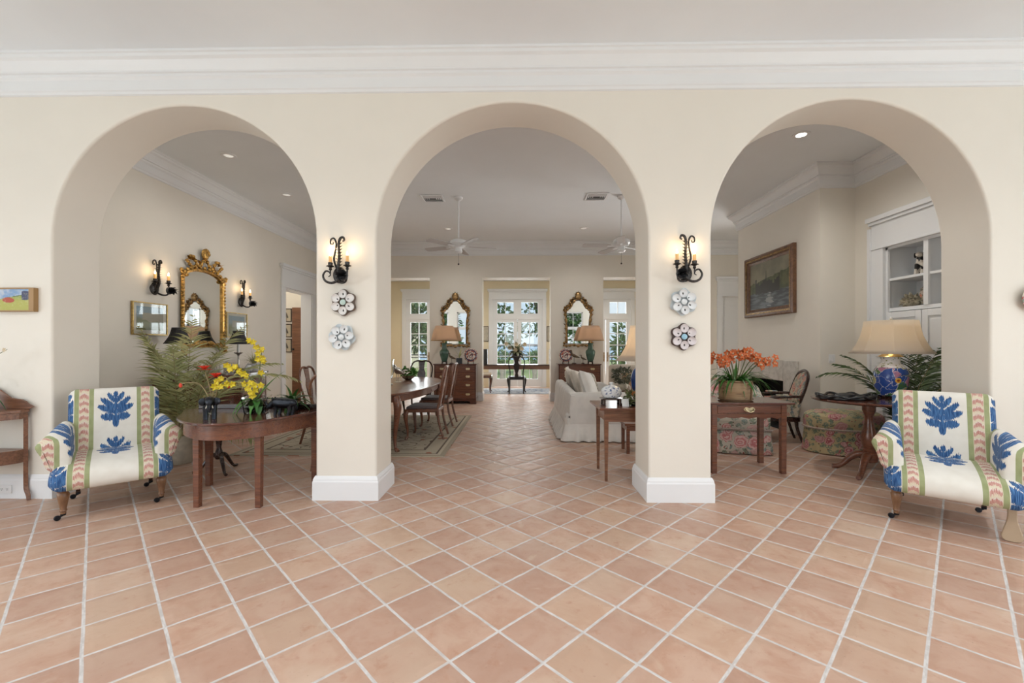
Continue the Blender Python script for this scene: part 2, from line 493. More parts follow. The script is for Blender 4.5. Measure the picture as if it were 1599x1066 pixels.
def mk_chintz(name, base, sc=7.0, dark=(.05, .09, .07), pink=(.55, .20, .20), pale=(.70, .50, .46), blue=(.12, .22, .32), dens=.62, detail=1.0):
    m = Mt(name)
    wv = m.noise(sc*1.2, 2, color=True)
    n = m.nt.nodes.new('ShaderNodeVectorMath'); n.operation = 'MULTIPLY_ADD'
    m.nt.links.new(wv, n.inputs[0]); n.inputs[1].default_value = (.09, .09, .09); m.nt.links.new(m.vec('Object'), n.inputs[2])
    vec = n.outputs[0]
    d1, r1 = m.vor(sc, vec); d2, r2 = m.vor(sc*2.3, vec); e, _ = m.vor(sc*4.2, vec, 'DISTANCE_TO_EDGE'); d3, r3 = m.vor(sc*4.5, vec)
    nz = m.noise(sc*6, 3)
    c = m.mix(m.noise(sc*.5, 2).ss(.35, .65), base, tuple(x*.86 for x in base))
    # leaves
    lf = (d2 < .52)*(r2[0] > 1-dens)
    lc = m.mix(r2[1], dark, blue)
    lc = m.mix(e.ss(.0, .06)*.55, (.33, .36, .24), lc)
    c = m.mix(lf*nz.ss(.35, .5), c, lc)
    # small sprigs
    c = m.mix((d3 < .28)*(r3[1] > .72), c, m.mix(r3[0], (.45, .13, .12), dark))
    # roses with ringed petals
    rs = (d1 < .50)*(r1[0] > .34)
    ring = ((d1*5.5+nz*.9).frac())
    rc = m.mix(ring.ss(.2, .8), pink, pale)
    rc = m.mix((r1[1] > .66)*.6, rc, tuple(x*.8 for x in pale))
    c = m.mix(rs*nz.ss(.28, .36), c, rc)
    m.bump(m.noise(260, 2), .002, .3)
    return m.set(c, .85, spec=.2)
M['chintz'] = mk_chintz('floral_linen', (.60, .555, .47), 6.5, (.07, .11, .085), dens=.8)
M['chintz_y'] = mk_chintz('yellow_floral_cotton', (.58, .48, .28), 8.0, (.045, .10, .085), (.42, .13, .14), (.66, .40, .38), (.09, .18, .19), .85)
M['needle'] = mk_chintz('floral_needlework', (.55, .48, .36), 8.0, (.03, .04, .035), (.42, .10, .08), (.60, .38, .30), (.05, .12, .30), .95)
M['tapestry'] = mk_chintz('brown_tapestry', (.30, .22, .12), 14, (.05, .07, .04), (.33, .12, .08), (.42, .28, .18), (.10, .12, .10), .7)
M['birdfab'] = mk_chintz('bird_toile', (.62, .56, .47), 16, (.04, .05, .05), (.12, .10, .08), (.35, .33, .28), (.08, .10, .14), .5)

def mk_rug(name, base, dark, red, hx, hy, blue=(.10, .16, .25), bw=.32):
    m = Mt(name); x, y, z = m.xyz()
    ex = hx-x.abs(); ey = hy-y.abs(); d = ex.min(ey)
    wv = m.noise(3, 2); vec = m.comb(x+wv*.2, y+wv*.15, 0)
    d1, r1 = m.vor(2.3, vec); d2, r2 = m.vor(7, vec); n = m.noise(16, 3); n5 = m.noise(90, 2)
    c = m.mix(m.noise(2, 2).ss(.3, .7), base, tuple(q*.84 for q in base))
    c = m.mix((((d1*4.2).frac()-.5).abs() < .07)*(n > .45), c, dark)
    c = m.mix((d2 < .28)*(r2[0] > .66), c, m.mix(r2[1], red, blue))
    c = m.mix((d2 < .2)*(r2[2] > .78), c, dark)
    c = m.mix((d < bw), c, m.mix((d2 < .32)*(r2[1] > .5), tuple(q*.9 for q in base), red))
    for a, b, cc in ((bw-.03, bw, dark), (.10, .125, dark), (.06, .10, tuple(q*1.05 for q in base)), (0, .06, tuple(q*.75 for q in base))):
        c = m.mix((d > a)*(d < b), c, cc)
    c = m.mix(n5.ss(.5, .8)*.3, c, tuple(q*.5 for q in base))
    m.bump(n5, .004, .4)
    return m.set(c, .95, spec=.1)
SKY, KEYR, KEYS, TILT, EXPO, DOWN, RECESS, HALL, FRONT = .85, 46, 72, 20, 0.28, 50, 62, 14, 130
# ------------------------------------------------------------------ setting
C_X0, C_X1 = -4.87, 4.74          # side walls of the great room
YF, YB, YFAR = 3.80, 4.25, 10.69  # arcade front / back, far wall
b = MB().box(-8, -3.6, -.2, 8, 14.5, 0); st('floor', b, M['floor'], smooth=0)
b = MB().box(-8, -3.6, CEIL, 8, 11.2, CEIL+.12); st('ceiling', b, M['ceil'], smooth=0)
b = MB().box(-5.4, 11.09, 3.5, 5.4, 14.5, 3.6); st('ceiling_sunroom', b, M['ceil'], smooth=0)

# arcade of three arches, one continuous wall with softened arrises
arches = [(-4.185, -1.806), (-1.265, 1.125), (1.67, 4.055)]
def arcade():
    m = MB(); N = 40; HT = 3.50
    xs = []   # columns: (x, zlow)
    cols = [(-6.8, 0)]
    prev = -6.8
    quads = []
    def front(pts):
        k = len(m.v); n = len(pts)
        m.add([(x, YF, z) for x, z in pts]+[(x, YB, z) for x, z in pts],
              [tuple(range(n)), tuple(range(2*n-1, n-1, -1))])
    def soffit(x0, z0, x1, z1):
        m.add([(x0, YF, z0), (x1, YF, z1), (x1, YB, z1), (x0, YB, z0)], [(0, 3, 2, 1)])
    edges = [-6.8]
    for a, c in arches: edges += [a, c]
    edges.append(6.8)
    for i in range(0, len(edges), 2):
        a, c = edges[i], edges[i+1]
        sp = HT-1.19
        pts = [(a, 0), (c, 0)]
        zz = [0, sp, CEIL]
        front([(a, 0), (c, 0), (c, sp), (a, sp)]); front([(a, sp), (c, sp), (c, CEIL), (a, CEIL)])
    for a, c in arches:
        r = (c-a)/2; cx = (a+c)/2; sp = HT-1.19; rz = 1.19
        P = [(cx-r*math.cos(PI*k/N), sp+rz*math.sin(PI*k/N)) for k in range(N+1)]
        P[0] = (a, sp); P[-1] = (c, sp)
        soffit(a, 0, a, sp); soffit(c, sp, c, 0)
        for k in range(N):
            (x0, z0), (x1, z1) = P[k], P[k+1]
            front([(x0, z0), (x1, z1), (x1, CEIL), (x0, CEIL)])
            soffit(x0, z0, x1, z1)
    return m
wa = st('wall_arcade', arcade(), M['wall'], weld=True, bevel=.022, bseg=4, smooth=30, bang=50); wa.modifiers['bevel'].harden_normals = True
import bmesh
bm_ = bmesh.new(); bm_.from_mesh(wa.data); bmesh.ops.dissolve_limit(bm_, angle_limit=R(.5), verts=bm_.verts, edges=bm_.edges); bm_.to_mesh(wa.data); bm_.free()
wa.data.set_sharp_from_angle(angle=R(30))

# other walls
def boxes(*bs):
    m = MB()
    for q in bs: m.box(*q)
    return m
DZ = 2.57
st('wall_left', boxes((-5.12, YB, 0, C_X0, 8.88, CEIL), (-5.12, 8.88, DZ, C_X0, 10.05, CEIL), (-5.12, 10.05, 0, C_X0, 11.09, CEIL)), M['wall'], smooth=0)
OZ = 3.05
opens = [(-3.70, -2.23), (-.928, .765), (2.055, 3.55)]
ws = []; px = -5.12
for a, c in opens:
    ws.append((px, YFAR, 0, a, 11.09, CEIL)); ws.append((a, YFAR, OZ, c, 11.09, CEIL)); px = c
ws.append((px, YFAR, 0, 4.95, 11.09, CEIL)); ws.append((4.95, YFAR, DZ, 5.65, 11.09, CEIL)); ws.append((5.65, YFAR, 0, 6.2, 11.09, CEIL))
st('wall_back', boxes(*ws), M['wall'], smooth=0)
# chimney breast and right wall, with a recess for the built-in cabinet
BX, BY0, BY1 = 4.25, 6.20, 8.50
st('wall_chimney', boxes((BX, BY0, 0, BX+.35, 6.98, CEIL), (BX, 6.98, .80, BX+.35, 8.0, CEIL), (BX, 8.0, 0, BX+.35, BY1, CEIL), (BX+.35, BY0, 0, 4.74, BY0+.1, CEIL), (BX+.35, BY1-.1, 0, 6.2, BY1, CEIL), (BX+.35, 6.5, 0, BX+.42, 8.4, 1.2)), M['wall'], smooth=0)
CB0, CB1, CBZ = 4.45, 5.72, 2.66      # cabinet recess along Y, top
st('wall_right', boxes((C_X1, YB, 0, 5.3, CB0, CEIL), (C_X1, CB0, CBZ, 5.3, CB1, CEIL), (C_X1, CB1, 0, 5.3, BY0+.1, CEIL), (5.2, CB0, 0, 5.3, CB1, CBZ), (6.1, BY1, 0, 6.2, 11.09, CEIL)), M['wall'], smooth=0)
# hall behind the left doorway
st('wall_hall', boxes((-7.6, 10.60, 0, -5.12, 10.7, CEIL), (-7.7, 7.6, 0, -7.6, 10.7, CEIL), (-7.6, 7.6, 0, -5.12, 7.7, CEIL)), M['wall'], smooth=0)
# front room shell: side and rear walls with tall window openings
def pierced(a0, a1, wins, z0, z1, t0, t1, axis):
    m = MB(); p = a0
    def bx(u0, u1, q0, q1):
        if axis == 'x': m.box(t0, u0, q0, t1, u1, q1)
        else: m.box(u0, t0, q0, u1, t1, q1)
    for a, c in wins:
        bx(p, a, 0, CEIL); bx(a, c, 0, z0); bx(a, c, z1, CEIL); p = c
    bx(p, a1, 0, CEIL)
    return m
side_w = [(-2.9, -1.3), (-.8, .8), (1.3, 2.9)]
rear_w = [(-6.3, -4.1), (-3.6, -1.4), (-1.1, 1.1), (1.4, 3.6), (4.1, 6.3)]
st('wall_side_left', pierced(-3.6, YF, side_w, .05, 3.3, -7.0, -6.8, 'x'), M['wall'], smooth=0)
st('wall_side_right', pierced(-3.6, YF, side_w, .05, 3.3, 6.8, 7.0, 'x'), M['wall'], smooth=0)
st('wall_rear', pierced(-7.0, 7.0, rear_w, .05, 3.3, -3.6, -3.4, 'y'), M['wall'], smooth=0)
# white frames in the loggia openings behind the camera
nwin = [0]
def loggia_frame(a, c, t, axis):
    m = MB(); w = .07; z0, z1 = .05, 3.3
    def bx(u0, u1, q0, q1):
        if axis == 'x': m.box(t-.03, u0, q0, t+.03, u1, q1)
        else: m.box(u0, t-.03, q0, u1, t+.03, q1)
    mid = (a+c)/2
    bx(a, a+w, z0, z1); bx(c-w, c, z0, z1); bx(mid-.09, mid+.09, z0, z1)
    for z in (z0, 2.3, z1-w): bx(a, c, z, z+(.16 if z == 2.3 else w))
    for z in (.75, 1.27, 1.79): bx(a, c, z-.012, z+.012)
    for f in (.25, .75): bx(a+(c-a)*f-.012, a+(c-a)*f+.012, z0, z1)
    nwin[0] += 1
    st('window_%d' % nwin[0], m, M['trim'], smooth=0)
for a, c in side_w: loggia_frame(a, c, -6.9, 'x'); loggia_frame(a, c, 6.9, 'x')
for a, c in rear_w: loggia_frame(a, c, -3.5, 'y')
# sunroom shell
doors_c = [-2.95, -.075, 2.83]
sw = [(c-.83, c+.83) for c in doors_c]
m = MB(); p = -5.2
for a, c in sw:
    m.box(p, 14.3, 0, a, 14.45, 3.5); m.box(a, 14.3, 2.93, c, 14.45, 3.5); p = c
m.box(p, 14.3, 0, 5.2, 14.45, 3.5); m.box(-5.3, 11.09, 0, -5.2, 14.45, 3.5); m.box(5.2, 11.09, 0, 5.3, 14.45, 3.5)
st('wall_sunroom', m, M['sunwall'], smooth=0)

# skirting
BB = [(0,0),(.022,0),(.022,.160),(.017,.175),(.017,.183),(.011,.198),(.004,.212),(0,.212)]
def skirt(name, paths):
    m = MB()
    for pth, cl in paths: m.sweep(BB, [(x, y, 0) for x, y in pth], closed=cl)
    st(name, m, M['trim'], smooth=0)
def ring(a, c): return [(a, YF), (c, YF), (c, YB), (a, YB)]
skirt('baseboard_arcade', [(ring(-1.806, -1.265), True), (ring(1.125, 1.67), True),
      ([(-6.8, YF), (-4.185, YF), (-4.185, YB), (C_X0, YB), (C_X0, 8.72)], False),
      ([(4.74, CB0-.12), (4.74, YB), (4.055, YB), (4.055, YF), (6.8, YF)], False)])
skirt('baseboard_back', [([(C_X0, 10.2), (C_X0, YFAR), (-3.70, YFAR), (-3.70, 11.09)], False), ([(-2.23, 11.09), (-2.23, YFAR), (-.928, YFAR), (-.928, 11.09)], False),
      ([(.765, 11.09), (.765, YFAR), (2.055, YFAR), (2.055, 11.09)], False), ([(3.55, 11.09), (3.55, YFAR), (4.83, YFAR)], False)])
skirt('baseboard_chimney', [([(6.1, BY1), (BX, BY1), (BX, 8.35)], False), ([(BX, 6.64), (BX, BY0), (4.74, BY0), (4.74, 6.09)], False)])
# crown moulding
CR = [(0,0),(.145,0),(.145,-.020),(.132,-.026),(.128,-.05),(.105,-.066),(.085,-.10),(.066,-.135),(.066,-.150),(.050,-.156),(.050,-.178),(.032,-.196),(.030,-.285),(.020,-.292),(.016,-.315),(0,-.320)]
m = MB().sweep(CR, [(-6.8, YF, CEIL), (6.8, YF, CEIL)]); st('trim_1', m, M['trim'], smooth=0)
loop = [(C_X0, YB), (C_X0, YFAR), (6.1, YFAR), (6.1, BY1), (BX, BY1), (BX, BY0), (4.74, BY0), (4.74, YB)]
m = MB().sweep(CR, [(x, y, CEIL) for x, y in loop], closed=True); st('trim_2', m, M['trim'], smooth=0)

# cased openings: classical casing with a tall head
def casing(y0, y1, ztop, zc, place, cw=.16, d=.03):
    # local: u along wall, w out of wall; place(u0,u1,w0,w1,z0,z1)
    place(y0-cw, y0, 0, d, 0, ztop); place(y1, y1+cw, 0, d, 0, ztop)
    place(y0-cw-.01, y1+cw+.01, 0, d+.012, ztop, ztop+.03)
    place(y0-cw+.005, y1+cw-.005, 0, d, ztop+.03, zc-.10)
    place(y0-cw-.02, y1+cw+.02, 0, d+.025, zc-.10, zc-.06); place(y0-cw-.04, y1+cw+.04, 0, d+.05, zc-.06, zc)
m = MB(); casing(8.88, 10.05, DZ, 3.05, lambda u0,u1,w0,w1,z0,z1: m.box(C_X0+w0, u0, z0, C_X0+w1, u1, z1), cw=.15)
m.box(-5.12, 8.88, 0, C_X0, 8.90, DZ); m.box(-5.12, 10.03, 0, C_X0, 10.05, DZ); m.box(-5.12, 8.88, DZ-.02, C_X0, 10.05, DZ)
st('trim_3', m, M['trim'], smooth=0, bevel=.004)
m = MB(); casing(4.95, 5.65, DZ, 3.05, lambda u0,u1,w0,w1,z0,z1: m.box(u0, YFAR-w1, z0, u1, YFAR-w0, z1), cw=.12)
st('trim_4', m, M['trim'], smooth=0, bevel=.004)
m = MB().box(4.95, 10.80, 0, 5.65, 10.85, DZ)
for z0, z1 in ((.25, 1.1), (1.25, 2.35)): m.box(5.05, 10.785, z0, 5.55, 10.80, z1)
st('door_4', m, M['trim'], smooth=0, bevel=.006)
# sunroom french doors with transoms
for n, c in enumerate(doors_c):
    m = MB(); g = MB()
    Y0, Y1 = 14.30, 14.36
    def bx(x0, x1, z0, z1, ya=14.31, yb=14.36): m.box(x0, ya, z0, x1, yb, z1)
    bx(c-.83, c-.775, 0, 2.93); bx(c+.775, c+.83, 0, 2.93); bx(c-.775, c+.775, 2.86, 2.93); bx(c-.775, c+.775, 2.24, 2.38, 14.29)
    for sgn in (-1, 1):
        x0, x1 = sorted((c+sgn*.128, c+sgn*.672))
        # door leaf: stiles, rails, muntins
        bx(min(c+sgn*.005, c+sgn*.128), max(c+sgn*.005, c+sgn*.128), .02, 2.24); bx(min(c+sgn*.672, c+sgn*.775), max(c+sgn*.672, c+sgn*.775), .02, 2.24)
        bx(x0, x1, .02, .27); bx(x0, x1, 2.14, 2.24)
        xm = (x0+x1)/2; bx(xm-.011, xm+.011, .27, 2.14, 14.32, 14.35)
        for k in range(1, 5):
            z = .27+k*1.87/5; bx(x0, x1, z-.011, z+.011, 14.32, 14.35)
        # transom sash
        bx(min(c, c+sgn*.128), max(c, c+sgn*.128), 2.38, 2.86); bx(min(c+sgn*.672, c+sgn*.775), max(c+sgn*.672, c+sgn*.775), 2.38, 2.86)
        bx(x0, x1, 2.38, 2.43); bx(x0, x1, 2.80, 2.86); bx(xm-.011, xm+.011, 2.43, 2.80, 14.32, 14.35)
        g.box(x0, 14.333, .27, x1, 14.337, 2.14); g.box(x0, 14.333, 2.43, x1, 14.337, 2.80)
    d = st('door_%d' % (n+1), m, M['trim'], smooth=0)
    g.build('pane', M['pane'], d, smooth=0)
    h = MB().cbox((c-.06, 14.30, 1.0), (.03, .02, .30)).cbox((c+.06, 14.30, 1.0), (.03, .02, .30)).cbox((c-.09, 14.285, 1.03), (.1, .015, .02)).cbox((c+.09, 14.285, 1.03), (.1, .015, .02))
    h.build('door_handle', M['bronzegilt'], d, smooth=0)
    m = MB(); casing(c-.83, c+.83, 2.90, 3.24, lambda u0,u1,w0,w1,z0,z1: m.box(u0, 14.3-w1, z0, u1, 14.3-w0, z1), cw=.12)
    st('trim_%d' % (5+n), m, M['trim'], smooth=0)

# ------------------------------------------------------------------ built-in cabinet in the right wall
cab = thing('built_in_cabinet', 'pale painted built-in wall cabinet with open shelves over panelled doors', 'cabinet', (C_X1, 5.085, 0), 0)
w = (CB1-CB0)/2
f = MB()
f.box(.0, -w, 0, .46, -w+.02, CBZ); f.box(0, w-.02, 0, .46, w, CBZ); f.box(.40, -w, 0, .46, w, CBZ); f.box(0, -w, CBZ-.02, .46, w, CBZ)
f.box(.02, -w, 1.80, .40, w, 1.845)
fy = [-w+.02, w-.07]
f.box(.0, -w, 0, .03, -w+.06, CBZ); f.box(0, w-.06, 0, .03, w, CBZ); f.box(0, -w, CBZ-.06, .03, w, CBZ)
f.box(0, .025, 1.845, .03, .085, CBZ-.06); f.box(.02, -w, 0, .40, w, .1)
f.build('case', M['trim'], cab, smooth=0)
s_ = MB().box(.02, .065, 2.195, .40, w-.02, 2.225); s_.build('shelf', M['trim'], cab, smooth=0)
s_ = MB().box(.02, -w+.02, 2.195, .40, .045, 2.225); s_.build('shelf', M['trim'], cab, smooth=0)
mid = MB().box(.03, .045, 1.845, .40, .065, CBZ-.02).build('divider', M['trim'], cab, smooth=0)
def panel_door(y0, y1, z0, z1):
    m = MB().box(.0, y0, z0, .022, y1, z1)
    for a, c in ((y0, y0+.075), (y1-.075, y1)): m.box(-.018, a, z0, 0, c, z1)
    for a, c in ((z0, z0+.08), (z1-.08, z1), ((z0+z1)/2-.04+.28, (z0+z1)/2+.04+.28)): m.box(-.018, y0+.075, a, 0, y1-.075, c)
    for a, c in ((z0+.11, (z0+z1)/2+.21), ((z0+z1)/2+.35, z1-.11)): m.box(-.010, y0+.105, a, 0, y1-.105, c)
    return m
for y0, y1 in ((-w+.06, .085), (.095, w-.06)):
    d = panel_door(y0, y1, .12, 1.79).build('door', M['trim'], cab, smooth=0, bevel=.004)
m = MB()
casing(CB0+.03, CB1-.03, CBZ-.03, 3.06, lambda u0,u1,w0,w1,z0,z1: m.box(C_X1-w1, u0, z0, C_X1-w0, u1, z1), cw=.19, d=.04)
casing(CB0-.02, CB1+.02, CBZ, 3.05, lambda u0,u1,w0,w1,z0,z1: None)
m.box(C_X1-.07, CB1+.15, 0, C_X1, CB1+.19, CBZ+.26); m.box(C_X1-.07, CB0-.19, 0, C_X1, CB0-.15, CBZ+.26)
st('trim_8', m, M['trim'], smooth=0, bevel=.004)

# ------------------------------------------------------------------ stone fireplace surround
fp = MB().box(BX-.053, 6.66, 0, BX-.003, 6.98, 1.13).box(BX-.053, 8.0, 0, BX-.003, 8.32, 1.13).box(BX-.053, 6.98, .80, BX-.003, 8.0, 1.13)
m = Mt('pale_stone'); n = m.noise(7, 5, dist=1.); v = m.noise(26, 4)
c = m.mix(n.ss(.35, .65), (.62, .59, .54), (.50, .47, .42)); c = m.mix(v.ss(.62, .72)*.6, c, (.30, .27, .24)); m.bump(v, .006, .5)
stone = m.set(c, .7)
fo = fp.build('fireplace_surround', stone, smooth=0, bevel=.01)
tag(fo, 'pale veined stone fireplace surround on the chimney breast below the castle painting', 'fireplace')
fb = MB().box(BX+.01, 6.98, 0, BX+.04, 8.0, .02).box(BX+.30, 6.98, 0, BX+.34, 8.0, .8).box(BX, 6.98, 0, BX+.30, 6.99, .8).box(BX, 7.99, 0, BX+.30, 8.0, .8).box(BX, 6.98, .79, BX+.30, 8.0, .80).box(BX,6.98,0,BX+.3,8.0,.01)
st('wall_firebox', fb, M['firebox'], smooth=0)

# ------------------------------------------------------------------ outdoors beyond the doors
m = Mt('lawn'); n = m.noise(3, 4); g = m.noise(40, 3)
lawn = m.set(m.mix(g.ss(.3, .7), (.16, .23, .07), (.26, .30, .12)), .95)
b = MB().box(-40, 14.6, -.3, 40, 46, -.12); o = b.build('lawn', lawn, smooth=0); o['kind'] = 'structure'
b = MB().box(-5.4, 14.46, -.2, 5.4, 18.6, -.02); o = b.build('terrace', paint('terrace_paving', (.55, .52, .46), .8, .1), smooth=0); o['kind'] = 'structure'
b = MB().box(-40, -40, -.3, 40, -3.7, -.12); o = b.build('lawn_street_side', lawn, smooth=0); o['kind'] = 'structure'
m = Mt('lake_water'); n = m.noise((.5, 3, 1), 3); m.bump(n, .05, .4)
b = MB().box(-2500, 46, -.6, 2500, 2600, -.5); o = b.build('lake', m.set((.16, .30, .42), .25), smooth=0); tag(o, 'blue lake stretching to the horizon beyond the garden', 'lake'); o['kind'] = 'structure'
b = MB()
for k in range(60):
    x = -1500+k*50; hh = 6+5*random.random()
    b.box(x, 1600, -1, x+55, 1640, hh)
o = b.build('far_shore', paint('far_trees', (.10, .16, .20), .95), smooth=0); o['kind'] = 'structure'
# terrace railing
rl = thing('terrace_railing', 'dark metal railing along the edge of the terrace by the lake', 'railing', (0, 18.4, 0))
for z in (.98, .86): MB().tube([(-5.2, 0, z), (5.2, 0, z)], .022, 6).build('rail', M['black'], rl)
for k in range(9): MB().tube([(-5.2+k*1.3, 0, -.02), (-5.2+k*1.3, 0, .98)], .022, 6).build('post', M['black'], rl)
# stone urns with greenery on the terrace
def leafball(mb, c, r, n, L=.12, w=.06, seed=1):
    rd = random.Random(seed)
    for i in range(n):
        a = rd.uniform(0, 2*PI); zz = rd.uniform(-1, 1); q = math.sqrt(1-zz*zz); k = rd.uniform(.45, 1)
        d = Vector((q*math.cos(a), q*math.sin(a), zz))
        p = Vector(c)+Vector((d.x*r[0], d.y*r[1], d.z*r[2]))*k
        dd = (d+Vector((rd.uniform(-1,1), rd.uniform(-1,1), rd.uniform(-.8,.8)))).normalized()
        sd = dd.cross(Vector((rd.uniform(-1,1), rd.uniform(-1,1), rd.uniform(-1,1)))).normalized()
        up = sd.cross(dd)*.15*w
        l = L*rd.uniform(.7, 1.3)
        mb.add([p, p+dd*l*.5-sd*w*.5+up, p+dd*l, p+dd*l*.5+sd*w*.5+up], [(0, 1, 2, 3)])
m = Mt('garden_leaves'); n = m.noise(2.5, 2); n2 = m.noise(11, 2)
gl = m.set(m.mix(n2.ss(.3, .7), m.mix(n.ss(.3, .7), (.09, .17, .07), (.17, .27, .08)), (.05, .10, .04)), .5, spec=.3)
M['gardenleaf'] = gl
for i, (x, lab) in enumerate(((-.66, 'grey stone urn of leaves outside the doors, left of the flowers'), (.56, 'grey stone urn of leaves outside the doors, right of the flowers'))):
    u = thing('garden_urn', lab, 'urn', (x, 16.2, -.02))
    MB().lathe([(.16,0),(.16,.05),(.10,.09),(.08,.30),(.10,.45),(.17,.62),(.20,.72),(.17,.74),(.0,.70)], 16).build('pedestal_bowl', paint('urn_stone', (.28, .27, .24), .9, .3), u)
    f = MB(); leafball(f, (0, 0, .95), (.24, .24, .26), 260, .13, .06, i+3); f.build('foliage', gl, u, smooth=0)
# trees
def tree(x, y, h, r, lab, cat='tree', n=2600, seed=1, zc=.62, L=.34, w=.17, grp=None):
    t = thing('garden_tree', lab, cat, (x, y, -.12), 0, grp)
    rd = random.Random(seed)
    tr = MB(); stube(tr, [(0,0,0),(.1,.05,h*.25),(-.05,.1,h*.5),(.05,0,h*.8)], [.16*h/5, .12*h/5, .08*h/5, .03], 5, 8)
    f = MB()
    for k in range(9):
        a = rd.uniform(0, 2*PI); q = rd.uniform(.2, .9)*r; zz = h*zc+rd.uniform(-.28, .34)*h
        c = (q*math.cos(a), q*math.sin(a), zz)
        stube(tr, [(0, 0, h*.35), (c[0]*.5, c[1]*.5, (h*.4+zz)/2), c], [.05*h/5, .035*h/5, .015], 4, 6)
        leafball(f, c, (r*.52, r*.52, h*.17), n//9, L, w, rd.random())
    tr.build('trunk', paint('bark', (.10, .075, .055), .9, .4, 0, 20), t); f.build('foliage', gl, t, smooth=0)
    return t
tree(-2.4, 22.5, 6.2, 1.9, 'leafy tree seen through the middle doors, overhanging the left leaf', seed=2, n=1900)
tree(1.2, 27.0, 7.5, 1.7, 'smaller tree farther off behind the right leaf of the middle doors', seed=5, n=700, zc=.70)
tree(-5.4, 20.0, 4.6, 1.5, 'bushy tree outside the left sunroom doors', seed=8, n=1000)
tree(4.6, 17.2, 2.7, .72, 'dense green shrub outside the right sunroom doors', 'shrub', seed=11, n=1300, zc=.5, L=.26, w=.11)
for i, x in enumerate((-10.5, -5.4, -1.2, 3.2, 8)):
    tree(x, -8.2-(i % 2)*1.5, 5.2, 1.45, 'green garden tree reflected in the mirrors', seed=20+i, n=1500, zc=.5, grp='trees of the entrance garden')
# neighbouring white roofed wing seen through the left doors
nb = thing('neighbouring_wing', 'cream house wing with a pale sloping roof outside the left transom', 'house', (-9.5, 26, -.12))
MB().box(-3, 0, 0, 2.2, 5, 4.4).build('wall', paint('house_wall', (.70, .64, .50), .8), nb, smooth=0)
MB().prism([(-3.4, 4.3), (2.8, 4.3), (2.8, 4.5), (-.4, 6.6), (-3.4, 4.5)], -.5, 5.4, 'y').build('roof', paint('pale_roof', (.66, .66, .66), .7), nb, smooth=0)
MB().box(.2, -.04, 1.0, 1.3, 0, 2.9).build('window', paint('dark_window', (.05, .07, .08), .2), nb, smooth=0)
# ------------------------------------------------------------------ shared furniture makers
def loft(mb, secs, pat=None, M=None):
    n = len(secs[0]); k = len(secs); vs = []; ps = []
    for i, s_ in enumerate(secs):
        for j, p in enumerate(s_):
            vs.append(p)
            if pat: ps.append(pat(p, i, j))
    fs = [(i*n+j, i*n+(j+1) % n, (i+1)*n+(j+1) % n, (i+1)*n+j) for i in range(k-1) for j in range(n)]
    fs += [tuple(range(n))[::-1], tuple((k-1)*n+j for j in range(n))]
    return mb.add(vs, fs, M, ps if pat else None)
def closed_spline(pts, n=4):
    P = [Vector((p[0], p[1], 0)) for p in pts]; m = len(P); out = []
    for i in range(m):
        a, b, c, d = P[i-1], P[i], P[(i+1) % m], P[(i+2) % m]
        for k in range(n):
            t = k/n
            q = .5*((2*b)+(c-a)*t+(2*a-5*b+4*c-d)*t*t+(3*b-a-3*c+d)*t**3); out.append((q.x, q.y))
    return out
def shrink(loop, d):
    cx = sum(p[0] for p in loop)/len(loop); cy = sum(p[1] for p in loop)/len(loop); out = []
    n = len(loop)
    for i in range(n):
        a, b = loop[i-1], loop[(i+1) % n]
        tx, ty = b[0]-a[0], b[1]-a[1]; L = math.hypot(tx, ty) or 1
        nx, ny = -ty/L, tx/L
        if (cx-loop[i][0])*nx+(cy-loop[i][1])*ny < 0: nx, ny = -nx, -ny
        out.append((loop[i][0]+nx*d, loop[i][1]+ny*d))
    return out
def slab(mb, prof, hw, r, pat, n=10, axis='x', nsp=4, wfn=None):
    # cushion-like body: YZ profile carried along X, ends rounded by r
    lp = closed_spline(prof, nsp); secs = []
    st_ = [(-1, r), (-1, r*.45), (-1, r*.12)] + [(t, 0) for t in [-1+2*i/n for i in range(n+1)]] + [(1, r*.12), (1, r*.45), (1, r)]
    offs = [0, .3, .72] + [None]*(n+1) + [.72, .3, 0]
    for (t, ins), o in zip(st_, offs):
        x = t*hw if o is None else t*(hw+0)  # placed below
        if o is None: x = t*(hw-r)
        else: x = t*(hw-r+r*(1-o))
        q = shrink(lp, ins) if ins else lp
        secs.append([(x, y, z) for y, z in q])
    loft(mb, secs, pat)
def turned_leg(mb, x, y, h):
    k = h/.23
    mb.lathe([(.018,.045),(.018,.055*k),(.024,.06*k),(.020,.075*k),(.026,.11*k),(.034,.15*k),(.038,.175*k),(.030,.188*k),(.038,.196*k),(.040,.205*k),(.034,.213*k),(.040,.23*k)], 16, (x, y, 0))
def cabriole(mb, x, y, h, dx, dy, s=1.0):
    n = math.hypot(dx, dy) or 1; dx /= n; dy /= n
    P = [(x, y, h), (x+dx*.012*s, y+dy*.012*s, h*.93), (x+dx*.022*s, y+dy*.022*s, h*.80), (x+dx*.008*s, y+dy*.008*s, h*.55), (x-dx*.010*s, y-dy*.010*s, h*.28), (x-dx*.006*s, y-dy*.006*s, h*.09), (x+dx*.012*s, y+dy*.012*s, h*.035), (x+dx*.030*s, y+dy*.030*s, .006)]
    stube(mb, P, [.030*s,.036*s,.034*s,.024*s,.016*s,.013*s,.020*s,.017*s], 4, 10)

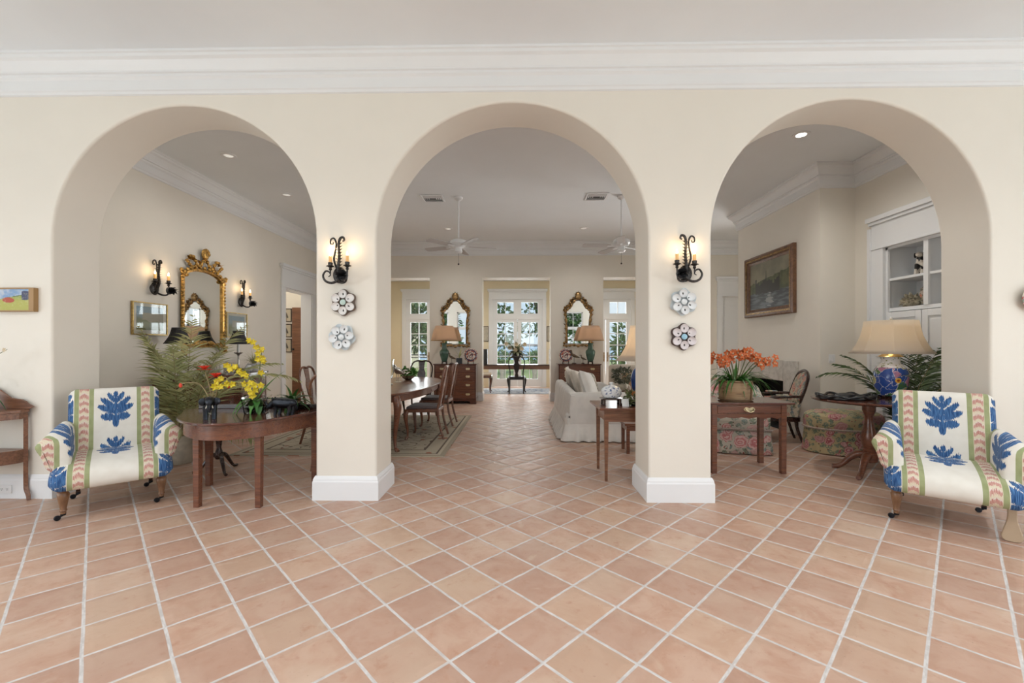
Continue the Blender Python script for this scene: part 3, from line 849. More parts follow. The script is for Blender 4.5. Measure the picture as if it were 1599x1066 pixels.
# ------------------------------------------------------------------ the two patterned armchairs
def armchair(loc, rz, label, odd=False):
    t = thing('armchair', label, 'armchair', loc, rz, 'ikat armchairs at the outer arches')
    ik = M['ikat']
    b = MB(); slab(b, [(.09,.30),(.125,.45),(.185,.66),(.235,.85),(.265,.945),(.325,.968),(.375,.93),(.385,.82),(.345,.55),(.30,.30),(.20,.26)], .312, .05, lambda p, i, j: (p[0], p[2]-.775, p[2]-.775), 16)
    b.build('backrest', ik, t, smooth=60)
    sp = [(.16,.25),(.18,.38),(.10,.452),(-.10,.452),(-.30,.425),(-.415,.388),(-.458,.33),(-.450,.265),(-.38,.235),(-.1,.235)]
    def spat(p, i, j):
        y, z = p[1], p[2]
        top = z > .37 and y > -.43
        vc = y*.85+.035 if top or y > -.2 else -.33-(.385-z)
        vm = (y-.10)*1.1+.165 if y > -.20 else -.165-((-.20-y)+max(0, .385-z)*(y < -.2))*.14
        return (p[0], vm, vc)
    b = MB(); slab(b, sp, .375, .06, spat, 16); b.build('seat', ik, t, smooth=60)
    for sg in (-1, 1):
        b = MB(); secs = []
        for y, fl, h, ins in ((-.315,.075,.600,.024),(-.311,.083,.612,.010),(-.298,.09,.622,0),(-.24,.08,.640,0),(-.16,.058,.662,0),(-.03,.035,.685,0),(.10,.02,.70,0),(.22,.01,.70,0),(.30,.005,.66,.01)):
            q = [(.275,.26),(.258,.40),(.262,h-.07),(.288,h-.008),(.325+fl*.5,h+.004),(.352+fl,h-.022),(.360+fl,h-.055),(.354+fl*.75,h-.12),(.350+fl*.5,h-.21),(.345+fl*.2,.37),(.34,.26)]
            q = closed_spline(q, 3)
            if ins: q = shrink(q, ins)
            secs.append([(sg*x, y, z) for x, z in q])
        loft(b, secs, lambda p, i, j: ((p[1]+.13)*.55-(abs(p[0])-.275)*1.0, p[2]-.57, p[2]-.57)); b.build('arm', ik, t, smooth=60)
    for x, y, fr in ((-.30,-.31,1), (.30,-.31,1), (-.25,.27,0), (.25,.27,0)):
        if fr and odd and x > 0:
            # the front leg that shows as a pale flattened paddle
            q = closed_spline([(0,.27),(.022,.26),(.024,.16),(.045,.07),(.052,.03),(.03,.004),(-.03,.004),(-.052,.03),(-.045,.07),(-.024,.16),(-.022,.26)], 4)
            lg = MB().prism(q, -.012, .012, 'y', T(x, y-.03, 0)).build('leg', M['beigewood'], t, smooth=30, bevel=.005)
            lg['label'] = 'pale flat paddle-shaped leg'
            continue
        lg = MB()
        if fr: turned_leg(lg, x, y, .26); o = lg.build('leg', M['turnedwood'], t)
        else: lg.taper((x, y), .045, .26, .028, .042, (0, .03)); o = lg.build('leg', M['darkwood'], t, smooth=0, bevel=.004)
        yy = y if fr else y+.03
        c = MB().lathe([(.0,.03),(.016,.032),(.018,.05),(.010,.055)], 12, (x, yy, 0)); c.tube([(x, yy-.003, .035), (x-.03, yy-.012, .022)], .008, 8)
        c.lathe([(.001,-.009),(.019,-.009),(.021,0),(.019,.009),(.001,.009)], 14, (0,0,0), T(x-.032, yy-.014, .021, 90, 0, 25))
        c.build('caster', M['charcoal'], o)
    return t
armchair((-3.575, 3.765, 0), 43, 'ikat armchair of blue fans and pink chevron bands beside the half-moon table of carved animals')
armchair((3.40, 3.52, 0), -39, 'ikat armchair of blue fans in front of the round pedestal table and ginger jar lamp', odd=True)

# ------------------------------------------------------------------ wash stand, orchid and picture at the left edge
ws = thing('washstand', 'reddish wooden corner washstand with a small drawer beside the blue fan armchair', 'stand', (-4.72, 3.575, 0))
w = M['walnut']
for sx in (-1, 1):
    P = [(sx*.335, .19, .80), (sx*.335, .19, .35), (sx*.335, .19, .15), (sx*.345, .185, .09), (sx*.375, .175, .04), (sx*.385, .17, 0)]
    b = MB(); stube(b, P, [.020,.020,.020,.021,.020,.017], 4, 4); b.build('leg', w, ws, smooth=20)
b = MB(); stube(b, [(0,-.17,.80),(0,-.17,.35),(0,-.17,.12),(0,-.19,.05),(0,-.21,0)], .02, 4, 4); b.build('leg', w, ws, smooth=20)
tri = [(-.36,.20),(-.36,.13),(-.2,-.12),(0,-.2),(.2,-.12),(.36,.13),(.36,.20)]
MB().prism(tri, .775, .80).build('top', w, ws, smooth=0, bevel=.004)
b = MB().prism([(x*.97, y*.97) for x, y in tri], .72, .775); b.build('apron', w, ws, smooth=0)
MB().prism([(x*.95, y*.95) for x, y in tri], .43, .45).build('shelf', w, ws, smooth=0)
b = MB().prism([(x*.93, y*.93) for x, y in tri], .335, .43); dr = b.build('drawer', w, ws, smooth=0)
kn = MB().ball((0,0,0), .014); kn.add([],[]); kn.build('knob', M['brightbrass'], dr, loc=(.27, .03, .385))
arc = [(-.36,.80),(-.36,.845),(-.30,.885),(-.2,.90),(-.1,.97),(0,1.0),(.1,.97),(.2,.90),(.30,.885),(.36,.845),(.36,.80)]
MB().prism(closed_spline(arc, 2), .185, .20, 'y').build('splashback', w, ws, smooth=20)
oc = thing('orchid', 'thin pale-budded orchid in a small dark pot on the reddish washstand', 'plant', (-4.66, 3.60, .802))
MB().lathe([(.05,0),(.07,.03),(.085,.09),(.088,.10),(.07,.10),(.0,.09)], 18).build('pot', M['black'], oc)
b = MB(); stube(b, [(0,0,.09),(.05,-.02,.28),(.10,-.02,.40),(.22,-.02,.47),(.33,-.02,.53)], [.004,.004,.003,.002], 5, 6)
stube(b, [(.02,0,.09),(-.03,0,.35),(.08,0,.46),(.20,-.01,.44)], [.004,.003,.002], 5, 6); b.build('stem', M['stem'], oc)
b = MB()
for d, L, dr_ in (((.8,-.2,.5),.38,1.3),((.5,.1,.9),.34,1.5),((.9,.2,.15),.30,1.1),((-.6,-.2,.8),.3,1.1)): b.leaf((0,0,.09), d, L, .035, dr_, 7)
b.build('leaf', M['greenleaf'], oc)
pet = Mt('pale_petal').set((.62, .52, .36), .6)
def bloom(mb, c, r, seed, pet=5, d=(0,-1,0)):
    rd = random.Random(seed); d = Vector(d).normalized(); a0 = rd.random()*6
    u = d.orthogonal().normalized(); v = d.cross(u)
    for k in range(pet):
        a = a0+2*PI*k/pet; q = u*math.cos(a)+v*math.sin(a); s_ = d.cross(q)
        p = Vector(c)
        mb.add([p, p+q*r*.5+s_*r*.36+d*r*.25, p+q*r+d*r*.15, p+q*r*.5-s_*r*.36+d*r*.25], [(0,1,2,3)])
def blooms(root, mat, lst):
    for c, r, sd, n, d in lst:
        b = MB(); bloom(b, (0,0,0), r, sd, n, d); b.build('flower', mat, root, smooth=0, loc=c)
blooms(oc, pet, [(c, .022, i, 5, (0,-1,0)) for i, c in enumerate([(.20,-.03,.46),(.26,-.03,.50),(.32,-.03,.525),(.12,-.03,.43),(.20,-.02,.43),(.05,-.02,.46)])])

def landscape():
    m = Mt('small_landscape'); x, y, z = m.xyz()
    n = m.noise(14, 4); n2 = m.noise(40, 3)
    zz = z+(n-.5)*.03
    c = m.mix(zz.ss(-.02, .07), (.42, .42, .09), (.14, .26, .06))
    c = m.mix((zz > (x*.18+.028)), c, (.07, .13, .05))
    c = m.mix((zz > .055+(x-.10)*.22), c, m.mix(n.ss(.4, .6), (.20, .33, .55), (.45, .52, .62)))
    c = m.mix((x > .06)*(zz > .0)*(zz < .075), c, (.05, .055, .12))
    c = m.mix((ell(x, zz, -.06, -.005, .055, .022) < 1), c, (.42, .07, .03))
    c = m.mix(n2.ss(.5, .7)*.25, c, (.62, .60, .35))
    return m.set(c, .45)
pc = thing('landscape_painting', 'small oblong farm landscape painting in a deep tan frame above the washstand', 'painting', (-4.485, YF, 1.772))
MB().box(-.165, -.034, -.095, .125, -.028, .095).build('canvas', landscape(), pc, smooth=0)
b = MB().box(-.175, -.04, -.106, .175, 0, -.094).box(-.175, -.04, .094, .175, 0, .106).box(.128, -.04, -.095, .175, 0, .095).box(-.175, -.04, -.095, -.165, 0, .095).box(-.17,-.026,-.1,.17,0,.1)
b.build('frame', paint('tan_frame', (.40, .24, .10), .5, .15), pc, smooth=0, bevel=.003)
ol = thing('outlet', 'white electrical outlet in the skirting under the washstand', 'outlet', (-4.585, YF-.022, .085))
MB().box(-.06, -.008, -.038, .06, 0, .038).build('plate', M['plastic'], ol, smooth=0, bevel=.003)
for x in (-.025, .025):
    b = MB().box(x-.014,-.0095,-.016,x+.014,-.008,.016); so_ = b.build('socket', M['plastic'], ol, smooth=0, bevel=.001)
    b = MB()
    for q in (-.006, .006): b.cbox((x+q, -.0095, .004), (.002, .003, .008))
    b.cbox((x, -.0095, -.007), (.004, .003, .004)); b.build('slots', M['black'], so_, smooth=0)

# ------------------------------------------------------------------ half moon table and what stands on it
HT = .745
hm = thing('half_moon_table', 'polished dark half-moon table in the first arch carrying carved animals and orchids', 'table', (-2.47, 4.0, 0))
outl = closed_spline([(-.70,.22),(-.62,-.10),(-.49,-.32),(-.30,-.50),(-.06,-.62),(.16,-.585),(.32,-.46),(.44,-.22),(.55,.02),(.60,.22)], 4)
outl = [p for p in outl if p[1] <= .2201]
outl = [(-.70,.22)]+[p for p in outl if p[1] < .215]+[(.60,.22)]
MB().prism(outl, HT-.022, HT).build('tabletop', M['mahog'], hm, smooth=30, bevel=.006)
MB().prism([(x*.93, (y+.04)*.93-.03) for x, y in outl], HT-.145, HT-.022).build('apron', M['mahog2'], hm, smooth=30)
MB().box(-.69, .20, HT, .60, .225, HT+.045).build('back_rail', M['darkwood'], hm, smooth=0, bevel=.004)
for x, y in ((-.255,-.385), (.27,-.385), (-.56,.17), (.48,.17)):
    MB().taper((x, y), 0, HT-.03, .046, .054).build('leg', M['mahog2'], hm, smooth=0, bevel=.003)
def tube_animal(mb, body, legs, M_=None):
    for pts, rs in body: stube(mb, pts, rs, 5, 10, M=M_)
    for pts, rs in legs: stube(mb, pts, rs, 4, 8, M=M_)
# elephant seen head on
el = thing('elephant_figurine', 'small dark carved elephant facing the room beside the red flowers', 'figurine', (-2.61, 3.60, HT+.001), 34)
el.scale = (.8, .8, .8)
b = MB(); tube_animal(b, [([(0,.14,.14),(0,.11,.165),(0,.03,.175),(0,-.05,.165),(0,-.075,.16)], [.02,.055,.062,.05,.02]),
   ([(0,-.04,.185),(0,-.075,.20),(0,-.115,.185),(0,-.13,.15),(0,-.135,.12),(0,-.135,.085)], [.03,.046,.04,.02,.014,.008])],
   [([(x, y, .15), (x*1.05, y, .07), (x*1.05, y-.004, 0)], [.028,.022,.022]) for x, y in ((-.035,-.03),(.035,-.03),(-.035,.09),(.035,.09))])
b.build('body', M['charcoal'], el)
for sx in (-1, 1):
    MB().ball((sx*.062, -.07, .19), (.034, .008, .04), 10, 8).build('ear', M['charcoal'], el)
    b = MB(); stube(b, [(sx*.022,-.115,.155),(sx*.03,-.145,.13),(sx*.032,-.17,.135)], [.006,.005,.002], 4, 6); b.build('tusk', paint('ivory', (.6,.56,.48), .4, .1), el)
# rhinoceros seen from the side
rh = thing('rhinoceros_figurine', 'dark carved rhinoceros walking left on the half-moon table near the pillar', 'figurine', (-2.12, 3.84, HT+.001), 0)
rh.scale = (.85, .85, .85)
b = MB(); tube_animal(b, [([(.125,0,.095),(.105,0,.115),(.05,0,.118),(-.02,0,.122),(-.07,0,.128),(-.10,0,.12),(-.125,0,.10),(-.155,0,.078),(-.172,0,.07)], [.02,.048,.055,.055,.052,.04,.033,.024,.015])],
   [([(x, y, .09), (x+.004, y, .045), (x-.006, y, 0)], [.026,.016,.018]) for x, y in ((-.065,-.028),(-.05,.028),(.075,-.028),(.09,.028))])
stube(b, [(.13,0,.11),(.148,0,.085),(.15,0,.06)], [.006,.004,.003], 3, 6)
b.build('body', M['charcoal'], rh)
for sy in (-1, 1): MB().ball((-.098, sy*.026, .165), (.010, .012, .022), 8, 6).build('ear', M['charcoal'], rh)
b = MB(); stube(b, [(-.158,0,.09),(-.178,0,.115),(-.182,0,.14)], [.013,.008,.002], 3, 8); stube(b, [(-.135,0,.11),(-.142,0,.13)], [.009,.003], 3, 6); b.build('horn', M['charcoal'], rh)
# yellow orchid in a square glass pot
yo = thing('yellow_orchid', 'yellow orchid spray with broad leaves in a square clear glass pot of bark', 'plant', (-2.43, 3.96, HT+.001), 20)
def sqpot(w0, w1, h, t):
    m = MB()
    o0, o1, i0, i1 = w0/2, w1/2, w0/2-t, w1/2-t
    V = []
    for q, z in ((o0,0),(o1,h),(i1,h),(i0,t)): V += [(-q,-q,z),(q,-q,z),(q,q,z),(-q,q,z)]
    F = [(3,2,1,0)]
    for L in range(3):
        for k in range(4): F.append((L*4+k, L*4+(k+1) % 4, L*4+4+(k+1) % 4, L*4+4+k))
    F.append((12,13,14,15)); return m.add(V, F)
sqpot(.17, .215, .15, .006).build('pot', M['glass'], yo, smooth=0)
b = MB()
rd = random.Random(4)
for k in range(90):
    x, y = rd.uniform(-.075,.075), rd.uniform(-.075,.075); z = rd.uniform(.012,.10)
    b.cbox((0,0,0), (.03, .012, .008), T(x, y, z, rd.uniform(-60,60), rd.uniform(-60,60), rd.uniform(0,180)))
o = b.build('bark', paint('orchid_bark', (.16,.11,.075), .9, .6, 0, 25), yo, smooth=0); o['kind'] = 'stuff'
for d, L, ww, dr_ in (((-.9,-.3,.45),.34,.065,1.6),((-.75,-.5,.7),.27,.07,1.2),((.3,-.9,.4),.25,.075,1.5),((.15,-.8,.75),.22,.07,1.3),((.95,-.1,.35),.36,.05,.55),((.55,.2,1.1),.36,.06,.35),((-.5,.5,.8),.3,.06,1.0),((-.2,-.9,.55),.2,.07,1.4)):
    b = MB(); b.leaf((0,0,.11), d, L, ww, dr_, 8, .3); b.build('leaf', M['brightleaf'], yo)
sp = [[(0,0,.11),(.02,-.01,.28),(.03,-.02,.45),(.04,-.03,.56),(-.02,-.04,.63),(-.05,-.05,.66)], [(0,0,.11),(-.03,-.02,.26),(-.08,-.03,.38),(-.16,-.05,.43),(-.22,-.06,.44)], [(0,0,.11),(0,-.05,.2),(-.02,-.07,.30),(-.12,-.09,.30),(-.28,-.10,.295)]]
b = MB()
for s_ in sp: stube(b, s_, [.005,.004,.003,.002], 5, 6)
b.build('stem', M['stem'], yo)
rd = random.Random(9)
yl = [(-.05,-.06,.66),(-.01,-.05,.65),(.01,-.05,.60),(.05,-.05,.58),(.03,-.05,.545),(.05,-.05,.51),(.06,-.05,.48),(.015,-.05,.50),(-.22,-.07,.445),(-.19,-.07,.41),(-.15,-.07,.42),(-.12,-.07,.385),(-.09,-.06,.36),(-.07,-.06,.345),(-.29,-.11,.30),(-.25,-.11,.265),(-.31,-.11,.265),(-.21,-.11,.28),(-.17,-.10,.275),(-.08,-.1,.27),(-.03,-.1,.29),(.0,-.1,.26),(-.05,-.11,.235),(.02,-.1,.22),(-.02,-.11,.20),(.04,-.1,.25),(-.01,-.1,.165),(.05,-.08,.38),(-.26,-.11,.325)]
m = Mt('yellow_petal'); ym = m.set(m.mix(m.noise(60,2).ss(.4,.7), (.72,.60,.03), (.60,.40,.02)), .5)
for i, c in enumerate(yl):
    b = MB()
    for q in range(2): bloom(b, (rd.uniform(-.010,.010), -q*.010, rd.uniform(-.010,.010)), rd.uniform(.026,.036), i*3+q, 5, (rd.uniform(-.6,.6), -1, rd.uniform(-.5,.5)))
    b.build('flower', ym, yo, smooth=0, loc=c)
# red gerberas in a slim glass
rf = thing('red_flowers', 'two open scarlet flowers and two drooping buds on tan stems in a slim clear vase', 'flowers', (-2.80, 3.88, HT+.001))
MB().lathe([(.035,0),(.032,.05),(.026,.14),(.030,.155),(.027,.155),(.023,.14),(.029,.05),(.030,.008),(0,.008)], 18).build('vase', M['glass'], rf)
b = MB()
heads = [((-.035,-.04,.40), [(0,0,.01),(.0,-.01,.2),(-.035,-.03,.38)]), ((.085,-.06,.335), [(.005,0,.01),(.03,-.02,.18),(.085,-.06,.32)])]
buds = [((-.235,-.06,.27), [(-.005,0,.01),(-.02,-.01,.15),(-.08,-.03,.265),(-.16,-.05,.285),(-.225,-.06,.275)]), ((.21,-.08,.265), [(.0,.005,.01),(.06,-.02,.19),(.12,-.05,.31),(.18,-.07,.335),(.21,-.08,.29)])]
for c, s_ in heads+buds: stube(b, s_, .0045, 5, 6)
b.build('stem', M['tanstem'], rf)
m = Mt('red_petal'); red = m.set(m.mix(m.noise(50,2).ss(.4,.7), (.78,.075,.03), (.60,.03,.02)), .5)
for q, (c, s_) in enumerate(heads):
    b = MB()
    for k in range(30):
        a = 2*PI*k/15+(.2 if k > 15 else 0); e = .25 if k < 15 else .75
        d = Vector((math.cos(a)*math.cos(e), math.sin(a)*math.cos(e)*.8, math.sin(e)))
        b.leaf(c, d, .068, .026, .2, 3, .3, base=.5)
    b.build('flower', red, rf, smooth=0)
for c, s_ in buds: MB().lathe([(.001,-.03),(.010,-.025),(.014,-.008),(.009,.008),(.003,.012)], 10, c).build('bud', red, rf)
# small candle stand behind
cs = thing('tripod_stand', 'dark tripod candle stand whose curved feet show behind the half-moon table leg', 'stand', (-3.25, 4.62, 0))
b = MB().lathe([(.03,.14),(.045,.17),(.035,.22),(.022,.26),(.03,.33),(.042,.38),(.024,.44),(.02,.60),(.03,.64)], 16); b.build('column', M['darkwood'], cs)
MB().lathe([(.0,.64),(.19,.64),(.20,.65),(.195,.665),(0,.662)], 28).build('top', M['mahog'], cs)
for a in (200, 320, 80):
    ca, sa = math.cos(R(a)), math.sin(R(a)); b = MB()
    stube(b, [(ca*.02,sa*.02,.19),(ca*.08,sa*.08,.17),(ca*.14,sa*.14,.09),(ca*.19,sa*.19,.025),(ca*.24,sa*.24,.016)], [.024,.022,.017,.014,.016], 4, 8)
    b.build('leg', M['darkwood'], cs)
# ------------------------------------------------------------------ sconces and oyster plates on the pillars, sconces by the gilt mirror
def sconce(loc, rz, label, grp, sg=1, s=1.0):
    t = thing('wall_sconce', label, 'sconce', loc, rz, grp)
    ir = M['iron']
    b = MB().lathe([(0,0),(.052,0),(.058,.008),(.045,.018),(.0,.022)], 20, (0,0,0), T(0,0,0,90), 1, 1.25); b.build('backplate', ir, t)
    b = MB(); stube(b, [(sg*.005,-.02,-.03),(sg*.008,-.05,.06),(sg*.012,-.04,.16),(sg*.01,-.05,.25),(sg*.02,-.045,.31),(sg*.045,-.04,.325),(sg*.055,-.04,.30),(sg*.04,-.04,.29)], [.012,.014,.012,.012,.012,.010,.008,.006], 5, 8)
    for k in range(9):   # acanthus fringe
        z = .04+k*.027
        for q in (-1, 1): b.leaf((sg*.01,-.045,z), (q*.8,-.25,.75), .05, .024, .25, 4)
    b.build('stem', ir, t)
    b = MB(); stube(b, [(-sg*.005,-.02,.02),(-sg*.03,-.05,.12),(-sg*.022,-.045,.20),(-sg*.015,-.04,.27),(-sg*.035,-.04,.315),(-sg*.062,-.04,.305),(-sg*.065,-.04,.27),(-sg*.045,-.04,.265),(-sg*.042,-.04,.283)], [.008,.009,.008,.008,.008,.007,.006,.005,.004], 5, 8)
    b.leaf((-sg*.02,-.045,.21), (-sg*.9,0,.3), .04, .012, 0, 3); b.build('scroll', ir, t)
    for q, (cx, cy) in enumerate(((-sg*.058,-.06), (sg*.100,-.085))):
        b = MB()
        if q == 0:
            S_ = [(0,-.03,-.05),(-sg*.05,-.05,-.075),(-sg*.10,-.06,-.060),(-sg*.122,-.06,-.015),(-sg*.10,-.06,.025),(-sg*.070,-.06,.020),(-sg*.058,-.06,-.008),(-sg*.075,-.06,-.022)]
            stube(b, S_, [.011,.011,.010,.009,.008,.007,.005,.004], 6, 8)
            b.tube([(cx,cy,.005),(cx,cy,.045)], .006, 6)
        else:
            stube(b, [(0,-.03,-.05),(sg*.04,-.06,-.075),(sg*.09,-.085,-.06),(sg*.10,-.085,.03)], [.011,.010,.009,.007], 5, 8)
        a_ = b.build('arm', ir, t)
        b = MB().lathe([(.006,.03),(.014,.04),(.010,.055),(.026,.066),(.034,.070),(.026,.074),(.018,.074),(.020,.10),(.015,.102)], 14, (cx,cy,0))
        for k in range(6): b.leaf((cx,cy,.066), (math.cos(k*PI/3),math.sin(k*PI/3),.25), .045, .03, .25, 4)
        b.build('cup', ir, t)
        cd = MB().lathe([(.0145,.074),(.0135,.13),(.0145,.15),(.012,.155),(0,.152)], 12, (cx,cy,0)).build('candle', M['candle'], t)
        MB().lathe([(.003,.152),(.008,.160),(.009,.170),(.005,.185),(.0,.198)], 10, (cx,cy,0)).build('bulb', M['bulb'], cd)
    b = MB(); rd = random.Random(3); b.ball((sg*.075,-.115,-.02), (.045,.022,.045), 12, 8)
    for k in range(26):   # iron rose
        a = k*2.4; e = .1+k*.05; r0 = .008+k*.0010
        d = Vector((math.cos(a)*math.cos(e), -.55-math.sin(e)*.2, math.sin(a)*math.cos(e)))
        b.leaf((sg*.075,-.125+.0*k,-.02), d, .040+k*.0022, .055, .1, 4, .35, base=.6)
    b.build('rose', M['rose_iron'], t)
    if s != 1.0: t.scale = (s, s, s)
    return t
SG = 'iron candle sconces on the pillars'
sconce((-1.590, YF-.002, 1.985), 0, 'black iron candle sconce with a rose on the pillar between dining arch and middle arch', SG, 1)
sconce((1.440, YF-.002, 1.990), 0, 'black iron candle sconce with a rose on the pillar right of the middle arch', SG, -1)
sconce((C_X0+.002, 5.68, 2.13), 90, 'iron candle sconce on the side wall above the larger framed print', 'iron candle sconces beside the gilt mirror', 1, 1.15)
sconce((C_X0+.002, 7.46, 2.13), 90, 'iron candle sconce on the side wall between gilt mirror and doorway', 'iron candle sconces beside the gilt mirror', 1, 1.15)

def oyster_plate(loc, label, webc, wellc, eyec, a0):
    t = thing('hanging_plate', label, 'plate', loc, 0, 'oyster plates hung on the pillars')
    wm = paint('plate_web', webc, .25, .15, 0, 30)
    def wav(a, j): return 1 if j in (0, 6) else .975+.085*math.cos(6*(a-a0))
    MB().lathe([(.04,0),(.085,-.006),(.112,-.016),(.114,-.020),(.108,-.021),(.07,-.012),(.0,-.009)], 72, (0,0,0), T(0,0,0,-90) @ Matrix.Scale(-1,4,(0,0,1)) @ Matrix.Scale(-1,4,(0,0,1)), wav=wav).build('rim', wm, t)
    wl = paint('plate_well', wellc, .18, .05, 0, 20); dk = M['plate_dk']
    for k in range(6):
        a = a0+k*PI/3
        M_ = Matrix.Rotation(-a, 4, 'Y')
        b = MB().add([], [])
        b.lathe([(.002,-.004),(.02,-.006),(.030,-.011),(.035,-.018),(.037,-.020),(.037,-.010)], 20, (0,0,0), M_ @ T(.073,0,0,-90), 1.02, .95); b.f.pop()
        o = b.build('well', wl, t, loc=(0,-.030,0))
        e = MB().ball((.060+.012*math.cos(k*2.), -.026, .006*math.sin(k*3.)), (.011, .004, .006), 8, 6, M_); e.build('mark', dk, o, loc=(0,.021,0))
    MB().lathe([(.0,-.022),(.012,-.021),(.024,-.017),(.026,-.010)], 20, (0,0,0), T(0,0,0,-90)).build('centre', paint('plate_eye', eyec, .2, .05), t, loc=(0,-.030,0))
oyster_plate((-1.548, YF, 1.742), 'oyster plate with white wells on a brown web and pale green middle', (.20,.15,.12), (.76,.74,.72), (.50,.64,.58), PI/2)
oyster_plate((-1.562, YF, 1.438), 'pale blue-white oyster plate hung below the brown webbed plate with green middle', (.62,.68,.71), (.76,.78,.79), (.70,.74,.75), PI/2-.35)
oyster_plate((1.418, YF, 1.742), 'pale blue-white oyster plate hung directly under the sconce by the orange orchids', (.62,.68,.71), (.76,.78,.79), (.70,.74,.75), PI/2+.1)
oyster_plate((1.420, YF, 1.440), 'oyster plate of pinkish wells on dark brown with a bright blue middle', (.13,.09,.08), (.70,.65,.66), (.32,.55,.68), PI/2)

# plate and orchid cut by the right edge
t = thing('hanging_plate', 'round painted plate cut off by the edge, above the right armchair', 'plate', (4.375, YF, 1.765))
MB().lathe([(0,0),(.06,-.002),(.09,-.014),(.105,-.018),(.105,-.022),(.088,-.019),(.058,-.008),(0,-.006)], 36, (0,0,0), T(0,0,0,-90) @ Matrix.Scale(-1,4,(0,0,1)) @ Matrix.Scale(-1,4,(0,0,1))).build('dish', M['chintz'], t)
t.children[0].location = (0, -.024, 0)
ro = thing('bare_orchid', 'sparse orchid stems with a few dark buds behind the right armchair', 'plant', (4.62, 3.45, 0))
MB().lathe([(.09,0),(.12,.05),(.13,.42),(.135,.45),(.11,.45),(0,.43)], 22).build('pot', M['white'], ro)
b = MB(); stube(b, [(0,0,.43),(-.10,-.02,.62),(-.26,-.05,.78),(-.42,-.06,.90)], [.007,.006,.004,.002], 5, 6); stube(b, [(0,0,.43),(-.1,0,.8),(-.2,-.02,1.0),(-.33,-.03,1.16)], [.005,.004,.003,.002], 5, 6); b.build('stem', M['darkwood'], ro)
blooms(ro, paint('dark_petal', (.30,.22,.12), .6, .5), [(c, .03, i+40, 4, (0,-1,0)) for i, c in enumerate([(-.33,-.03,1.15),(-.28,-.03,1.09),(-.22,-.02,1.02),(-.25,-.03,1.05)])])

# ------------------------------------------------------------------ side wall of the dining end: sideboard, mirror, prints, lamps
sb = thing('sideboard', 'long dark mahogany bow-front sideboard on tapered legs under the gilt mirror', 'sideboard', (C_X0+.02, 6.55, 0))
SL, SD, SH = .95, .56, .93        # half length, depth, height
fr = closed_spline([(0,-SL),(.40,-SL),(.46,-SL+.02),(.50,-.6),(.56,-.2),(.57,0),(.56,.2),(.50,.6),(.46,SL-.02),(.40,SL),(0,SL)], 3)
fr = [(max(0, x), max(-SL, min(SL, y))) for x, y in fr]
MB().prism(fr, SH-.03, SH).build('top', M['mahog'], sb, smooth=30, bevel=.004)
MB().prism([(x*.95, y*.97) for x, y in fr], .42, SH-.03).build('case', M['mahog'], sb, smooth=30)
for y0, y1, z0, z1 in ((-.88,-.45,.47,.86), (-.38,.38,.72,.87), (.45,.88,.47,.86)):
    b = MB().grid(lambda u, v: (.535-.13*abs((y0+(y1-y0)*u)/SL)**1.6, y0+(y1-y0)*u, z0+(z1-z0)*v), 8, 1)
    d = b.build('drawer' if z0 > .6 else 'door', M['mahog2'], sb, solid=.02)
    ym = (y0+y1)/2; xm = .55-.13*abs(ym/SL)**1.6
    MB().lathe([(0,0),(.026,.002),(.024,.006),(.010,.008),(.008,.02),(.014,.028),(0,.032)], 14, (0,0,0), T(xm,ym,(z0+z1)/2,0,90,0)).build('handle', M['brass'], d)
for x, y in ((.05,-.9),(.05,.9),(.42,-.88),(.42,.88),(.50,-.4),(.50,.4)):
    MB().taper((x, y), 0, .43, .035, .055).build('leg', M['mahog'], sb, smooth=0, bevel=.003)
def bust(z0, r0, r1, h):  # empire shade profile
    return [(r0+(r1-r0)*(k/8)**1.0-(.16*(r0-r1))*math.sin(PI*k/8)*1.2, z0+h*k/8) for k in range(9)]
def black_lamp(loc, label):
    t = thing('table_lamp', label, 'lamp', loc, 0, 'black-shaded candlestick lamps on the sideboard')
    MB().lathe([(.07,0),(.075,.012),(.05,.03),(.018,.045),(.014,.10),(.024,.13),(.015,.16),(.014,.27),(.022,.29),(.060,.315),(.066,.325),(.020,.315),(.015,.36)], 20).build('base', M['silver'], t)
    MB().lathe([(.022,.335),(.021,.47),(.010,.475)], 14).build('candle', M['white'], t)
    MB().tube([(0,0,.47),(0,0,.62)], .004, 6).build('stem', M['brass'], t)
    b = MB().lathe(bust(.46, .165, .075, .215), 10); b.open = True; b.f = [f for f in b.f if len(f) == 4]
    b.build('lamp_shade', M['shade_black'], t, solid=.004, smooth=20)
black_lamp((C_X0+.30, 5.72, SH), 'candlestick lamp with black flared shade in front of the gilt mirror, partly behind palm fronds')
black_lamp((C_X0+.30, 6.95, SH), 'candlestick lamp with black flared shade between the gilt mirror and the spiky plant')
# gilt mirror: arched glass, carved frame, crest
def rope(mb, pts, r, n=1.0, amp=.35, seg=8, close=False):
    P = spline(pts, 10); mb.tube(P, [r*(1+amp*math.sin(i*n)) for i in range(len(P))], seg)
gm = thing('gilt_mirror', 'large arched gilt mirror with a carved shell crest over the sideboard', 'mirror', (C_X0, 6.55, 1.36), 90)
hw = .40
def archpts(w, z0, zs, rise, n=14): return [(-w, z0), (w, z0), (w, zs)]+[(w*math.cos(PI*k/n), zs+rise*math.sin(PI*k/n)) for k in range(1, n)]+[(-w, zs)]
MB().prism(archpts(hw, .02, .98, .17), -.02, -.012, 'y').build('glass', M['mirror'], gm, smooth=0)
b = MB(); AP = archpts(hw+.02, 0, .98, .17)
for i in range(len(AP)):
    a, c = AP[i], AP[(i+1) % len(AP)]
    b.tube([(a[0], -.03, a[1]), (c[0], -.03, c[1])], .026, 8)
